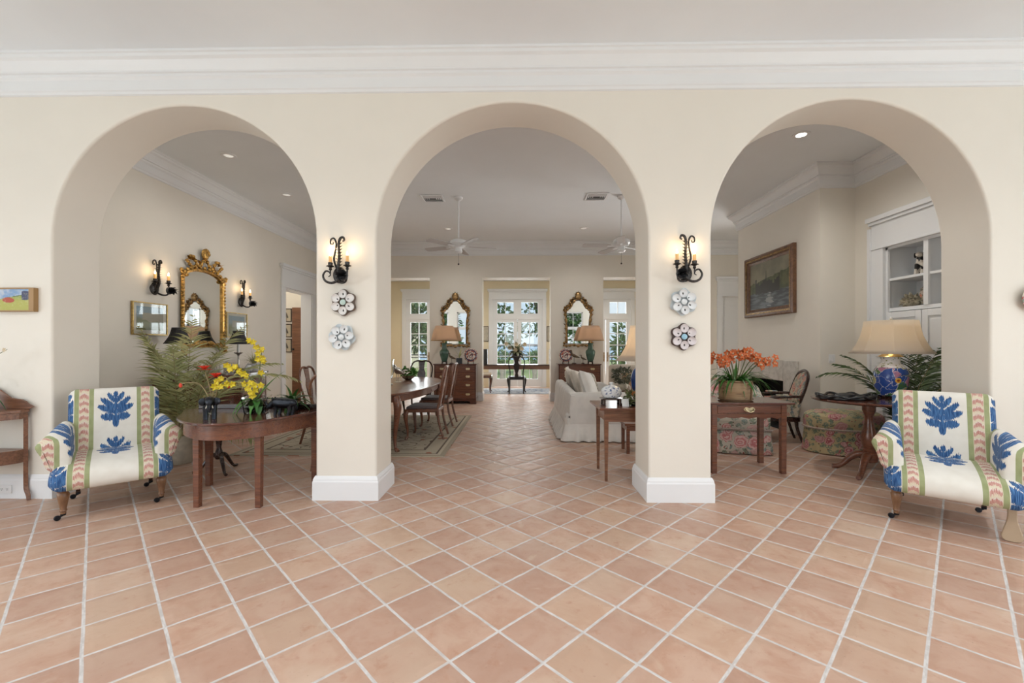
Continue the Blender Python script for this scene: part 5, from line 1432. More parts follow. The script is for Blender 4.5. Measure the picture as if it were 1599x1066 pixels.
# back with gently sloping top, arms at both ends
prof = closed_spline([(.0,.20),(.0,.5),(.02,.70),(.09,.735),(.17,.70),(.22,.5),(.22,.22)], 4)
b = MB(); secs = []
for k in range(15):
    y = .0+SLn*k/14; dz = -.035*(1-k/14); ins = .05 if k in (0,14) else 0
    q = shrink(prof, ins) if ins else prof
    secs.append([(x, y, z+dz*(z > .4)) for x, z in q])
loft(b, secs); b.build('backrest', wf, sf, smooth=60)
for y0 in (0, SLn-.24):
    prof2 = closed_spline([(.0,.20),(.0,.5),(.03,.655),(.12,.685),(.21,.655),(.24,.5),(.24,.2)], 4); b = MB(); secs = []
    for k in range(9):
        x = .06+(SDp-.06)*k/8; ins = .05 if k == 8 else 0
        q = shrink(prof2, ins) if ins else prof2
        secs.append([(x, y0+y, z) for y, z in q])
    loft(b, secs); b.build('arm', wf, sf, smooth=60)
for k in range(2):
    y0 = .25+k*.78; rbox(.22,y0,.39,SDp+.02,y0+.77,.53).build('seat_cushion', wf, sf, smooth=40, bevel=.05, bseg=3)
b = MB(); per = []
RP = []
for cx, cy, a0 in ((SDp-.09,.09,-90),(SDp-.09,SLn-.09,0),(.09,SLn-.09,90),(.09,.09,180)):
    for k in range(9): RP.append((cx+.09*math.cos(R(a0+k*11.25)), cy+.09*math.sin(R(a0+k*11.25))))
RL = [0]
for i in range(len(RP)): RL.append(RL[-1]+math.dist(RP[i], RP[(i+1) % len(RP)]))
def prm(u):
    d = (u % 1)*RL[-1]
    i = max(k for k in range(len(RP)) if RL[k] <= d); a = Vector((*RP[i],0)); c = Vector((*RP[(i+1) % len(RP)],0)); t_ = (c-a).normalized()
    p = a+t_*(d-RL[i]); n = Vector((t_.y,-t_.x,0))
    m_ = (c-a).length
    if m_ < .05:   # round the normals through the corners
        cx = SDp-.09 if p.x > SDp/2 else .09; cy = SLn-.09 if p.y > SLn/2 else .09
        n = (p-Vector((cx,cy,0))).normalized()
    return p, n, d
def skf(u, v):
    p, n, s_ = prm(u); fl = v
    z = .33-.317*v; fl = max(0, .235-z)/.22
    off = .012+fl*(.085+.030*math.sin(s_*44)+.014*math.sin(s_*21+1))+(.006 if .23 < z < .25 else 0)
    return p+n*off+Vector((0,0,z))
b.grid(skf, 420, 16); b.build('skirt', wf, sf, solid=.004, weld=True)
def cushion(loc, label, mat, s, rot, grp='loose cushions on the white sofa', ruffle=False):
    t = thing('cushion', label, 'cushion', loc, 0, grp); t.rotation_euler = tuple(R(a) for a in rot)
    b = MB(); n = 12
    def f(sd):
        def g(u, v):
            x = 2*u-1; y = 2*v-1; th = (max(0,1-x**4)*max(0,1-y**4))**.5*.075*(s/.24)**.5
            k = 1-.06*(x*x*y*y) + (.05*math.sin(28*(u+v)) if ruffle and (abs(x) > .99 or abs(y) > .99) else 0)
            k2 = 1-.07*(1-abs(x)**2)*(abs(y) > .5)*0
            return (x*s*k, sd*th, s+y*s*k)
        return g
    b.grid(f(-1), n, n); b.grid(f(1), n, n); b.build('cover', mat, t, smooth=60, weld=True)
    if ruffle:
        r_ = MB(); 
        for i in range(48):
            a0, a1 = i/48, (i+1)/48
            def pq(a, o):
                a = a % 1; q = a*4; k = int(q); f_ = q-k; L = [(-1,-1),(1,-1),(1,1),(-1,1)]; p0, p1 = L[k], L[(k+1) % 4]
                x, y = p0[0]+(p1[0]-p0[0])*f_, p0[1]+(p1[1]-p0[1])*f_
                return (x*s*(.94+o), .02*math.sin(a*2*PI*24)*(o*6), s+y*s*(.94+o))
            r_.add([pq(a0,0),pq(a1,0),pq(a1,.2),pq(a0,.2)], [(0,1,2,3)])
        r_.build('ruffle', mat, t, solid=.003)
cushion((.98, 7.82, .53), 'frilly cream cushion at the far end of the white sofa', M['creamfab'], .22, (-16,0,78), ruffle=True)
cushion((1.06, 7.52, .53), 'bird-patterned cushion standing on its point behind the frilly cream one', M['birdfab'], .19, (-14,42,70))
cushion((1.05, 7.20, .53), 'ribbed cream cushion in the middle of the white sofa', M['creamfab'], .23, (-22,8,68))
cushion((1.30, 7.62, .53), 'leaf-patterned cushion peeping over the plain white one', M['birdfab'], .19, (-18,6,60))
cushion((1.14, 6.72, .53), 'large plain white cushion at the near end of the sofa', wf, .235, (-24,12,60))

stb = thing('side_table', 'plain brown side table with slender tapered legs against the right inner pillar', 'table', (1.22, 4.60, 0))
MB().box(-.43,-.31,.722,.43,.31,.745).build('tabletop', M['mahog2'], stb, smooth=0, bevel=.004)
MB().box(-.36,-.25,.60,.36,.25,.722).build('apron', M['walnut'], stb, smooth=0)
for sx in (-1, 1):
    for sy in (-1, 1): MB().taper((sx*.35, sy*.225), 0, .722, .026, .046).build('leg', M['walnut'], stb, smooth=0, bevel=.003)
tu = thing('tureen', 'blue and white lidded porcelain tureen on a little wooden stand', 'tureen', (.955, 4.53, .7455))
MB().box(-.11,-.08,.062,.11,.08,.075).build('stand', M['darkwood'], tu, smooth=0, bevel=.004)
b = MB()
for sx in (-1, 1):
    for sy in (-1, 1): b.box(sx*.085-.012,sy*.06-.012,0,sx*.085+.012,sy*.06+.012,.062)
b.build('stand_legs', M['darkwood'], tu, smooth=0)
MB().lathe([(.05,.076),(.085,.082),(.105,.115),(.105,.145),(.098,.150),(0,.150)], 26, sx=1.0, sy=.8).build('bowl', M['bluewhite'], tu)
MB().lathe([(.107,.150),(.104,.156),(.085,.185),(.04,.205),(.012,.21),(.012,.215),(.022,.225),(.018,.238),(0,.24)], 26, sx=1.0, sy=.8).build('lid', M['bluewhite'], tu)
cdn = thing('card', 'small white folded card standing on the side table by the tureen', 'card', (1.075, 4.44, .7455), 8)
MB().prism([(-.03,0),(-.028,0),(.001,.07),(.029,0),(.031,0),(.002,.074),(-.001,.074)], -.035, .035, 'x').build('card', M['plastic'], cdn, smooth=0)
cdn.rotation_euler = (0, 0, R(0))
gp = thing('leafy_bowl', 'green and rust foliage arrangement in a dark bowl beside the pillar on the side table', 'plant', (1.19, 4.48, .7455))
MB().lathe([(.04,0),(.07,.02),(.09,.05),(.08,.05),(0,.035)], 18).build('bowl', M['black'], gp)
f = MB(); leafball(f, (0,0,.085), (.095,.09,.055), 150, .06, .03, 9); f.build('leaf', paint('variegated_leaf', (.20,.24,.10), .5, .6, 0, 14), gp, smooth=0)
blooms(gp, paint('rust_petal', (.42,.16,.05), .6, .3), [(c, .03, i+3, 6, (0,-1,0)) for i, c in enumerate([(-.03,-.05,.13),(.03,-.04,.15)])])
wl = thing('table_lamp', 'cobalt blue lamp with a white bell shade half hidden by the right inner pillar', 'lamp', (1.30, 4.72, .7455))
MB().lathe([(.055,.0),(.06,.02),(.03,.03),(.05,.07),(.085,.16),(.095,.26),(.075,.34),(.035,.39),(.03,.42),(0,.42)], 22).build('base', M['cobalt'], wl)
MB().tube([(0,0,.42),(0,0,.80)], .006, 6).build('stem', M['brass'], wl)
b = MB().lathe([(.262,.455),(.20,.52),(.155,.60),(.125,.69),(.105,.80),(.10,.835)], 12); b.f = [f for f in b.f if len(f) == 4]; b.open = True
b.build('lamp_shade', M['shade_white'], wl, solid=.004, smooth=20)
bn = thing('low_bench', 'small low reddish wooden bench between the side table and the sofa', 'bench', (1.62, 5.62, 0))
MB().box(-.30,-.17,.355,.30,.17,.385).build('seat', M['mahog2'], bn, smooth=0, bevel=.005); MB().box(-.27,-.145,.29,.27,.145,.355).build('apron', M['mahog2'], bn, smooth=0)
for sx in (-1, 1):
    for sy in (-1, 1): MB().taper((sx*.255, sy*.13), 0, .355, .036, .042).build('leg', M['mahog2'], bn, smooth=0)
# beige chair and dry arrangement in the sitting end
bc = thing('beige_armchair', 'beige upholstered chair beyond the sofa holding a tapestry cushion', 'armchair', (2.30, 8.75, 0), 20)
bf = fabric('beige_upholstery', (.52,.45,.37))
MB().box(-.36,-.36,.15,.36,.32,.45).build('seat', bf, bc, smooth=40, bevel=.05, bseg=3); MB().box(-.38,.20,.40,.38,.38,.98).build('backrest', bf, bc, smooth=40, bevel=.06, bseg=3)
for sx in (-1, 1): MB().box(sx*.36-.07,-.34,.15,sx*.36+.07,.30,.62).build('arm', bf, bc, smooth=40, bevel=.05, bseg=3)
for sx in (-1, 1):
    for sy in (-1, 1): MB().taper((sx*.30, sy*.28), 0, .16, .03, .045).build('leg', M['darkwood'], bc, smooth=0)
cushion((2.235, 8.66, .45), 'brown tapestry cushion on the beige chair beyond the sofa', M['tapestry'], .20, (-12,0,20), None)
ct = thing('round_side_table', 'small round dark table at the sofa corner carrying a dry leaf arrangement', 'table', (1.92, 8.05, 0))
MB().lathe([(0,.52),(.24,.52),(.25,.53),(.245,.545),(0,.545)], 28).build('top', M['mahog'], ct); MB().lathe([(.15,0),(.14,.02),(.03,.06),(.025,.52)], 18).build('pedestal', M['mahog'], ct)
da = thing('dry_arrangement', 'grey-green dried leaves in a pale pot near the far glass doors on the sofa side', 'plant', (1.90, 8.03, .5455))
MB().lathe([(.06,0),(.09,.05),(.09,.10),(.07,.13),(0,.12)], 18).build('pot', M['parchment'], da)
f = MB(); leafball(f, (0,0,.26), (.19,.17,.15), 240, .08, .035, 19); f.build('leaf', paint('sage_leaf', (.14,.15,.10), .7, .6, 0, 12), da, smooth=0)

# ------------------------------------------------------------------ ceiling: fans, vents, recessed fittings
def fan(loc, label, rot):
    t = thing('ceiling_fan', label, 'fan', loc, rot, 'white ceiling fans of the great room')
    MB().lathe([(0,0),(.075,0),(.07,-.03),(.03,-.06),(.012,-.065)], 22).build('canopy', M['trim'], t)
    MB().tube([(0,0,-.06),(0,0,-.74)], .013, 10).build('downrod', M['trim'], t)
    MB().lathe([(.02,-.70),(.06,-.72),(.135,-.75),(.145,-.80),(.12,-.84),(.06,-.86),(.055,-.90),(.07,-.93),(.05,-.955),(0,-.96)], 26).build('motor', M['trim'], t)
    bl = paint('fan_blade_paint', (.55,.53,.52), .5, .03)
    for k in range(5):
        a = k*72; mt = T(0,0,-.845,0,0,a) @ T(0,0,0,11,0,0)
        b = MB().prism(closed_spline([(.20,-.055),(.40,-.065),(.60,-.07),(.655,-.05),(.665,0),(.655,.05),(.60,.07),(.40,.065),(.20,.055)], 3), -.004, .004, 'z', mt)
        o = b.build('blade', bl, t, smooth=20)
        MB().add([],[]).box(.10,-.018,-.012,.24,.018,-.004, mt).build('bracket', M['trim'], o, smooth=0)
    b = MB().tube([(0,0,-.96),(0,0,-1.13)], .002, 5); b.ball((0,0,-1.145), .016, 10, 8); b.build('pull_chain', M['darkwood'], t)
fan((-1.05, 7.41, CEIL-.001), 'white ceiling fan hanging over the aisle beside the dining table', 14)
fan((1.73, 7.40, CEIL-.001), 'white ceiling fan over the sofa, partly cut by the middle arch', 40)
def vent(loc, label):
    t = thing('ceiling_vent', label, 'vent', loc, 0, 'square ceiling vents')
    b = MB(); s_ = .185
    for x0,y0,x1,y1 in ((-s_,-s_,s_,-s_+.03),(-s_,s_-.03,s_,s_),(-s_,-s_+.03,-s_+.03,s_-.03),(s_-.03,-s_+.03,s_,s_-.03)): b.box(x0,y0,-.012,x1,y1,0)
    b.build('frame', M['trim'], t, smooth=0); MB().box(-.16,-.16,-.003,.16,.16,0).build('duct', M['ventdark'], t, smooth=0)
    for k in range(3):
        for sg in (-1, 1):
            MB().box(-.15,-.008,-.002,.15,.008,.002, T(0,sg*(.045+k*.04),-.008,sg*35)).build('slat', M['trim'], t, smooth=0)
            MB().box(-.008,-.03,-.002,.008,.03,.002, T(sg*(.065+k*.035),0,-.008,0,-sg*35)).build('slat', M['trim'], t, smooth=0)
vent((-1.50, 7.45, CEIL-.001), 'square white ceiling vent next to the fan by the dining table'); vent((1.31, 7.41, CEIL-.001), 'square white ceiling vent next to the fan over the sofa')
def downl(x, y, label, lit):
    t = thing('recessed_fitting', label, 'light', (x, y, CEIL), 0, 'recessed ceiling lights')
    MB().lathe([(.055,-.001),(.058,-.008),(.085,-.010),(.095,-.006),(.097,0)], 28).build('trim_ring', M['trim'], t)
    lm = Mt('lamp_face').set((.85,.85,.83), .4, Emission_Color=(1,.95,.85), Emission_Strength=9.0 if lit else .35)
    MB().lathe([(0,-.010),(.03,-.012),(.052,-.004),(.055,-.001)], 24).build('lamp', lm, t)
downl(-3.90, 5.73, 'recessed ceiling light above the gilt mirror', False); downl(-3.93, 7.23, 'recessed ceiling light farther in, towards the cased doorway', False)
downl(3.395, 5.284, 'glowing recessed ceiling light in the right arch', True)
downl(-1.555, 9.39, 'small recessed ceiling fitting beyond the dining-side fan', False); downl(1.39, 9.39, 'small recessed ceiling fitting beyond the sofa-side fan', False)
downlights = [(-3.90, 5.73), (-3.93, 7.23), (3.395, 5.284), (-1.555, 9.39), (1.39, 9.39)]
# ------------------------------------------------------------------ right arch
wt = thing('writing_table', 'mahogany writing table with one drawer and brass pull beside the right inner pillar', 'table', (2.44, 4.885, 0))
mw = M['mahog']
MB().box(-.47,-.265,.738,.47,.265,.76).build('tabletop', mw, wt, smooth=0, bevel=.005)
b = MB().box(-.395,-.235,.62,-.365,.235,.738).box(.365,-.235,.62,.395,.235,.738).box(-.38,.21,.62,.38,.235,.738).box(-.38,-.235,.722,.38,-.21,.738); b.build('frame', M['mahog2'], wt, smooth=0)
sc_ = [(-.34,.64),(.34,.64),(.34,.60),(.30,.585),(.24,.60),(.16,.588),(.08,.602),(0,.585),(-.08,.602),(-.16,.588),(-.24,.60),(-.30,.585),(-.34,.60)]
MB().prism(sc_, -.236, -.214, 'y').build('scalloped_rail', M['mahog2'], wt, smooth=0)
d = MB().box(-.335,-.240,.645,.335,-.205,.720).build('drawer', M['mahog2'], wt, smooth=0, bevel=.004)
b = MB().prism(closed_spline([(-.06,.685),(-.035,.71),(0,.70),(.035,.71),(.06,.685),(.03,.66),(0,.672),(-.03,.66)], 2), -.246, -.240, 'y'); b.tube([(-.04,-.25,.69),(-.035,-.268,.668),(0,-.27,.660),(.035,-.268,.668),(.04,-.25,.69)], .005, 6); b.build('handle', M['brightbrass'], d)
for sx in (-1, 1):
    for sy in (-1, 1): MB().taper((sx*.366, sy*.215), 0, .738, .052, .056).build('leg', M['mahog2'], wt, smooth=0, bevel=.003)
oo = thing('orange_orchids', 'orange orchids massed above strappy leaves in a birch bark basket', 'plant', (2.40, 4.86, .7605))
m = Mt('birch_bark'); n = m.noise((3,3,60), 3); n2 = m.noise((10,10,25), 3)
bark = m.set(m.mix(n2.ss(.55,.7), m.mix(n.ss(.4,.65), (.42,.29,.17), (.34,.21,.11)), (.20,.12,.07)), .7)
MB().lathe([(.165,0),(.172,.01),(.178,.11),(.176,.215),(.168,.22),(.16,.20),(0,.19)], 36, sx=1, sy=.82).build('basket', bark, oo)
b = MB()
for z in (.015, .205): b.tube([(.180*math.cos(k*PI/18), .148*math.sin(k*PI/18), z) for k in range(36)], .006, 6, closed=True)
b.tube([(.11,-.122,.01),(.112,-.124,.21)], .007, 6); b.tube([(-.155,-.075,.01),(-.155,-.075,.24)], .006, 6); b.build('binding', paint('bark_binding', (.24,.14,.07), .7, .3), oo)
b = MB(); rd = random.Random(17)
for k in range(70):
    a = rd.uniform(0,2*PI); e = rd.uniform(.55,1.35); b.leaf((.10*math.cos(a)*rd.random(),.08*math.sin(a)*rd.random(),.20), (math.cos(a)*math.cos(e),math.sin(a)*math.cos(e)*.7-.1,math.sin(e)), rd.uniform(.25,.42), .026, rd.uniform(.7,1.8), 7)
for d, L in (((.8,-.1,.65),.5),((.95,-.1,.5),.52),((.9,.1,.75),.56),((-.9,-.1,.6),.45),((.6,-.3,.6),.42)): b.leaf((.03,0,.20), d, L, .03, .75, 8)
b.build('leaf', M['brightleaf'], oo)
b = MB()
groups = [(-.26,-.02,.46),(-.17,-.05,.42),(-.10,-.04,.47),(.02,-.05,.50),(.10,-.06,.50),(.18,-.05,.45),(.27,-.06,.40),(.37,-.04,.42)]
rd = random.Random(8)
for g in groups: stube(b, [(g[0]*.15,0,.19),(g[0]*.6,g[1],.40),(g[0],g[1]+.02,g[2])], [.006,.004], 5, 6)
b.build('stem', M['stem'], oo)
m = Mt('orange_petal'); n = m.noise(45, 2); om = m.set(m.mix(n.ss(.38,.68), (.70,.19,.055), (.50,.10,.03)), .5)
lip = paint('cream_lip', (.66,.50,.33), .5, .2)
for gi, g in enumerate(groups):
    for k in range(7 if gi not in (7,) else 4):
        c = (g[0]+rd.uniform(-.055,.055), g[1]+rd.uniform(-.06,.04), g[2]+rd.uniform(-.05,.055))
        b = MB(); d_ = (rd.uniform(-.8,.8), -1, rd.uniform(-.3,.6)); bloom(b, (0,0,0), rd.uniform(.042,.056), gi*9+k, 5, d_); f = b.build('flower', om, oo, smooth=0, loc=c)
        v = Vector(d_).normalized()*.012; MB().ball(tuple(v), (.010,.010,.012), 6, 5).build('lip', lip, f)

# floral skirted chair
fc = thing('skirted_chair', 'flower-patterned skirted easy chair behind the writing table', 'armchair', (2.80, 5.92, 0), -15)
fc.scale = (1.06, 1.0, 1.0)
cz = M['chintz']
MB().box(-.36,-.42,.28,.36,.30,.47).build('seat', cz, fc, smooth=40, bevel=.06, bseg=3)
b = MB(); slab(b, [(.18,.30),(.20,.60),(.24,.84),(.29,.90),(.36,.86),(.37,.6),(.36,.3)], .38, .08, None, 10); b.build('backrest', cz, fc, smooth=60)
for sx in (-1, 1):
    b = MB(); secs = []
    pr = closed_spline([(.30,.28),(.29,.5),(.30,.60),(.36,.66),(.43,.61),(.41,.5),(.40,.28)], 3)
    for y, dz, ins in ((-.40,0,.04),(-.37,0,0),(-.1,.02,0),(.10,.09,0),(.24,.17,0),(.30,.17,.03)):
        q = shrink(pr, ins) if ins else pr
        secs.append([(sx*x, y, z+dz*(z > .45)) for x, z in q])
    loft(b, secs); b.build('arm', cz, fc, smooth=60)
def chair_skirt(mb, hx, y0, y1, z1, pl=26):
    L = [(-hx,y0),(hx,y0),(hx,y1),(-hx,y1)]; tot = 2*(2*hx+(y1-y0))
    def f(u, v):
        d = min(u,.9999)*tot
        for i in range(4):
            a = Vector((*L[i],0)); c = Vector((*L[(i+1) % 4],0)); l = (c-a).length
            if d <= l or i == 3:
                t_ = (c-a)/l; p = a+t_*d; n = Vector((t_.y,-t_.x,0)); break
            d -= l
        s_ = u*tot; w = (1 if math.sin(s_*pl) > -.55 else .25)
        return p+n*(.004+.035*v*w)+Vector((0,0,z1-(z1-.012)*v))
    mb.grid(f, 220, 4)
b = MB(); chair_skirt(b, .40, -.42, .34, .30, 22); b.build('skirt', cz, fc, solid=.005)
b = MB()
for k in range(44):
    x = -.40+.80*k/43; b.ball((x,-.432,.302), (.010,.010,.012), 6, 5)
b.tube([(-.41,-.43,.315),(.41,-.43,.315)], .011, 6); b.build('tasselled_braid', paint('mauve_braid', (.42,.34,.30), .8, .3, 0, 60), fc)

# open armchair with needlework cover
bg_ = thing('open_armchair', 'carved dark-framed armchair in blue bird needlework turned towards the fireplace', 'armchair', (3.70, 6.36, 0), -108)
dw = M['darkwood']; nd = M['needle']
MB().prism(closed_spline([(-.30,-.30),(0,-.33),(.30,-.30),(.29,0),(.24,.26),(0,.28),(-.24,.26),(-.29,0)], 3), .31, .37).build('seat_rail', dw, bg_, smooth=30, bevel=.008)
MB().prism(closed_spline([(-.28,-.28),(0,-.31),(.28,-.28),(.27,0),(.22,.24),(0,.26),(-.22,.24),(-.27,0)], 3), .37, .45).build('seat', nd, bg_, smooth=40, bevel=.03, bseg=3)
ov = closed_spline([(-.20,.46),(-.27,.62),(-.285,.80),(-.22,.95),(0,1.01),(.22,.95),(.285,.80),(.27,.62),(.20,.46)], 4)
SH_ = Matrix.Translation((0,.20,0)) @ Matrix(((1,0,0,0),(0,1,.30,-.135),(0,0,1,0),(0,0,0,1)))
MB().prism([(x*.88, .735+(z-.735)*.88) for x, z in ov], -.012, .03, 'y', SH_).build('back_panel', nd, bg_, smooth=30, bevel=.008)
MB().tube([SH_ @ Vector((x, .01, z)) for x, z in ov], .022, 8, closed=True).build('back_frame', dw, bg_)
for sx in (-1, 1):
    b = MB(); stube(b, [(sx*.27,.28,.66),(sx*.31,.12,.66),(sx*.31,-.06,.645),(sx*.30,-.14,.62)], [.018,.020,.022,.018], 5, 8); stube(b, [(sx*.30,-.12,.63),(sx*.285,-.06,.52),(sx*.29,-.10,.36)], [.02,.017,.02], 5, 8); b.build('arm', dw, bg_)
    MB().prism([(-.08,.38),(.22,.38),(.27,.63),(-.08,.60)], sx*.275-.008, sx*.275+.008, 'x').build('side_panel', nd, bg_, smooth=0)
    MB().cbox((sx*.31, .03, .675), (.05,.16,.025)).build('arm_pad', nd, bg_, smooth=40, bevel=.01)
    b = MB(); stube(b, [(sx*.25,-.26,.33),(sx*.255,-.265,.25),(sx*.25,-.26,.04),(sx*.25,-.265,0)], [.03,.024,.014,.020], 4, 10); b.build('leg', dw, bg_)
    b = MB(); stube(b, [(sx*.20,.22,.34),(sx*.20,.24,.2),(sx*.21,.31,0)], [.026,.02,.016], 4, 8); b.build('leg', dw, bg_)
# ottoman
ot = thing('ottoman', 'oval yellow-ground rose-patterned skirted ottoman beside the round pedestal table', 'ottoman', (4.20, 5.70, 0))
cy_ = M['chintz_y']
MB().lathe([(.44,.30),(.46,.32),(.465,.40),(.45,.47),(.40,.505),(.25,.52),(0,.525)], 48, sx=1, sy=.76).build('cushion', cy_, ot)
def wv(a, j): return 1+ (0.012 if math.sin(a*10) > -.9 else -.02)*j/4
MB().lathe([(.45,.305),(.455,.25),(.462,.16),(.468,.08),(.474,.012)], 120, sx=1, sy=.76, wav=wv).build('skirt', cy_, ot)
MB().tube([(.462*math.cos(k*PI/30), .352*math.sin(k*PI/30), .315) for k in range(60)], .013, 6, closed=True).build('braid', paint('rose_braid', (.50,.40,.34), .8, .3, 0, 60), ot)
# round pedestal table with tray and ginger jar lamp
pt = thing('pedestal_table', 'round mahogany tripod table behind the right ikat armchair', 'table', (3.80, 4.78, 0))
MB().lathe([(0,.755),(.50,.755),(.52,.765),(.525,.775),(.515,.785),(0,.785)], 56).build('tabletop', M['mahog'], pt)
MB().box(-.17,-.17,.728,.17,.17,.755).build('block', M['mahog2'], pt, smooth=0, bevel=.005)
MB().lathe([(.06,.10),(.075,.11),(.078,.20),(.06,.215),(.065,.235),(.05,.25),(.058,.27),(.072,.33),(.074,.38),(.055,.46),(.038,.55),(.038,.60),(.05,.63),(.06,.66),(.06,.728)], 26).build('column', M['mahog2'], pt)
for a, rr in ((222,.50),(158,.33),(340,.46)):
    ca, sa = math.cos(R(a)), math.sin(R(a)); k = rr/.46; b = MB()
    stube(b, [(ca*.04,sa*.04,.17),(ca*.14*k,sa*.14*k,.175),(ca*.24*k,sa*.24*k,.13),(ca*.33*k,sa*.33*k,.055),(ca*.40*k,sa*.40*k,.026),(ca*.46*k,sa*.46*k,.024)], [.045,.042,.034,.026,.026,.022], 5, 10)
    b.build('leg', M['mahog2'], pt)
tr = thing('tray', 'black lacquered shaped tray on the round pedestal table', 'tray', (3.56, 4.80, .7855), 6)
ol_ = [(.29*(1+.07*math.cos(8*k*PI/32))*math.cos(k*PI/32), .20*(1+.07*math.cos(8*k*PI/32))*math.sin(k*PI/32)) for k in range(64)]
MB().prism(ol_, .004, .022).build('base', M['black'], tr, smooth=30, bevel=.004)
MB().tube([(x*.98,y*.98,.032+.012*math.cos(8*i*PI/32)) for i, (x, y) in enumerate(ol_)], .014, 8, closed=True).build('rim', M['black'], tr)
MB().lathe([(.09,.022),(.085,.045),(.05,.06),(.035,.062),(.03,.058),(0,.058)], 24, sx=1.2, sy=.8).build('raised_centre', M['black'], tr)
def jar_mat():
    m = Mt('ginger_jar_glaze'); x, y, z = m.xyz(); n = m.noise(14, 3); n2 = m.noise(34, 3)
    a = m.comb(x*7+n*.9, y*7+n*.7, z*8+n*.8); d1, r1 = m.vor(1.5, a)
    wh = (.76,.74,.74)
    c = m.mix((r1[0] > .22), wh, (.028,.075,.30)); c = m.mix((r1[1] > .66), c, m.mix(r1[2].ss(.2,.8), (.05,.14,.055), (.45,.42,.17))); c = m.mix((r1[2] > .80), c, (.46,.20,.30))
    e, _ = m.vor(1.5, a, 'DISTANCE_TO_EDGE'); c = m.mix((e < .014), c, wh)
    c = m.mix(n2.ss(.55,.7)*.5, c, (.04,.09,.30)); top = z+(n-.5)*.03
    c = m.mix((top > .335), c, m.mix((n2 > .60), wh, (.30,.32,.16))); 
    c = m.mix((ell(x, z, -.01, .20, .028, .028) < 1)*(y < 0), c, (.80,.42,.04)); c = m.mix((ell(x, z, -.01, .20, .013, .013) < 1)*(y < 0), c, (.30,.06,.02))
    return m.set(c, .12)
gl_ = thing('ginger_jar_lamp', 'porcelain ginger jar lamp in bold blue patches with a cream bell shade', 'lamp', (4.135, 4.90, .7855), -12)
MB().lathe([(.10,0),(.105,.02),(.12,.03),(.145,.12),(.155,.22),(.15,.30),(.12,.35),(.085,.385),(.082,.44),(.09,.455),(0,.455)], 32).build('jar', jar_mat(), gl_)
MB().lathe([(.125,-.0),(.13,.012),(.11,.02),(0,.02)], 26).build('plinth', M['darkwood'], gl_, loc=(0,0,0))
MB().lathe([(.115,.455),(.10,.47),(.05,.495),(.02,.505),(.015,.53),(0,.53)], 26).build('cap', M['brass'], gl_)
MB().tube([(0,0,.53),(0,0,.88)], .006, 6).build('stem', M['brass'], gl_)
b = MB().lathe([(.375,.49),(.34,.53),(.30,.60),(.265,.69),(.245,.78),(.235,.855)], 8); b.f = [f for f in b.f if len(f) == 4]; b.open = True
o = b.build('lamp_shade', M['shade_white'], gl_, solid=.004, smooth=15); o.rotation_euler = (0,0,R(22))
MB().ball((0,0,.885), .016, 8, 6).build('finial', M['white'], gl_)
MB().ball((0,0,.68), .035, 10, 8).build('bulb', M['bulb'], gl_)
palm((4.46, 5.08, 0), 'dark green potted palm arching behind the ginger jar lamp', [
   ((-.42,.26,1.4),1.25,2.1),((-.28,.24,1.5),1.15,1.6),((-.12,-.16,1.5),1.1,1.1),((-.02,-.3,1.4),1.1,1.0),((-.15,.12,1.5),1.1,.9),((.02,-.1,1.5),1.1,.6),((-.12,-.38,1.3),1.1,1.3),((-.25,.4,1.4),1.15,1.6),((-.02,-.5,1.2),1.05,1.3),((-.08,.05,1.5),1.1,.5),((-.05,.2,1.5),1.1,.8)], M['palmdark'], .017)
# castle painting
def castle():
    m = Mt('moody_lake_painting'); x, y, z = m.xyz(); n = m.noise(7, 5); n2 = m.noise((4,4,26), 4); n3 = m.noise(3, 3)
    zz = z+(n-.5)*.10
    sky_ = m.mix(n3.ss(.35,.65), (.27,.25,.175), (.17,.17,.13))
    hill = (zz < .12+x*.10+(n3-.5)*.1)
    c = m.mix(hill, sky_, m.mix(n.ss(.4,.6), (.055,.07,.03), (.11,.115,.055)))
    wat = m.mix(n2.ss(.42,.66), (.035,.045,.055), (.14,.155,.17))
    c = m.mix((zz < -.12), c, wat)
    c = m.mix((ell(x, z, .03, -.25, .12, .10)*.9+(n2-.5)*3.5+(n-.5)*2 < .6), c, (.27,.28,.28))
    tw = (x*17+(n-.5)*.8).floor(); th = m.rand(m.comb(tw, 3.3))[0]
    dark = (zz < .0+th*.15)*(zz > -.14)*((x+.04).abs() < .36)
    c = m.mix(dark, c, (.022,.022,.018))
    c = m.mix(((x+.07).abs() < (z*-.05+.018))*(zz < .25)*(zz > -.1), c, (.025,.025,.02))
    return m.set(c, .35)
pa = thing('framed_painting', 'large painting of a dark ruin over pale water in a stepped wooden frame', 'painting', (BX, 7.43, 2.41), -90)
MB().box(-.57,-.028,-.40,.57,-.022,.40).build('canvas', castle(), pa, smooth=0)
pf = [(0,0),(0,.055),(.02,.075),(.05,.075),(.06,.060),(.09,.060),(.10,.045),(.13,.030),(.145,.022),(.145,0)]
def pic_frame(hw, hh, prof, s=1):
    m = MB(); P = [(-hw,-hh),(hw,-hh),(hw,hh),(-hw,hh)]; n = len(prof); vs = []
    for (x, z), (dx, dz) in zip(P, ((1,1),(-1,1),(-1,-1),(1,-1))):
        for a, d in prof: vs.append((x+dx*a*s, -d-.002, z+dz*a*s))
    fs = [(i*n+j, ((i+1) % 4)*n+j, ((i+1) % 4)*n+(j+1) % n, i*n+(j+1) % n) for i in range(4) for j in range(n)]
    return m.add(vs, fs)
pic_frame(.71, .54, pf).build('frame', wood('frame_wood', (.20,.095,.045), (.11,.05,.026), .35, (14,14,14)), pa, smooth=0)
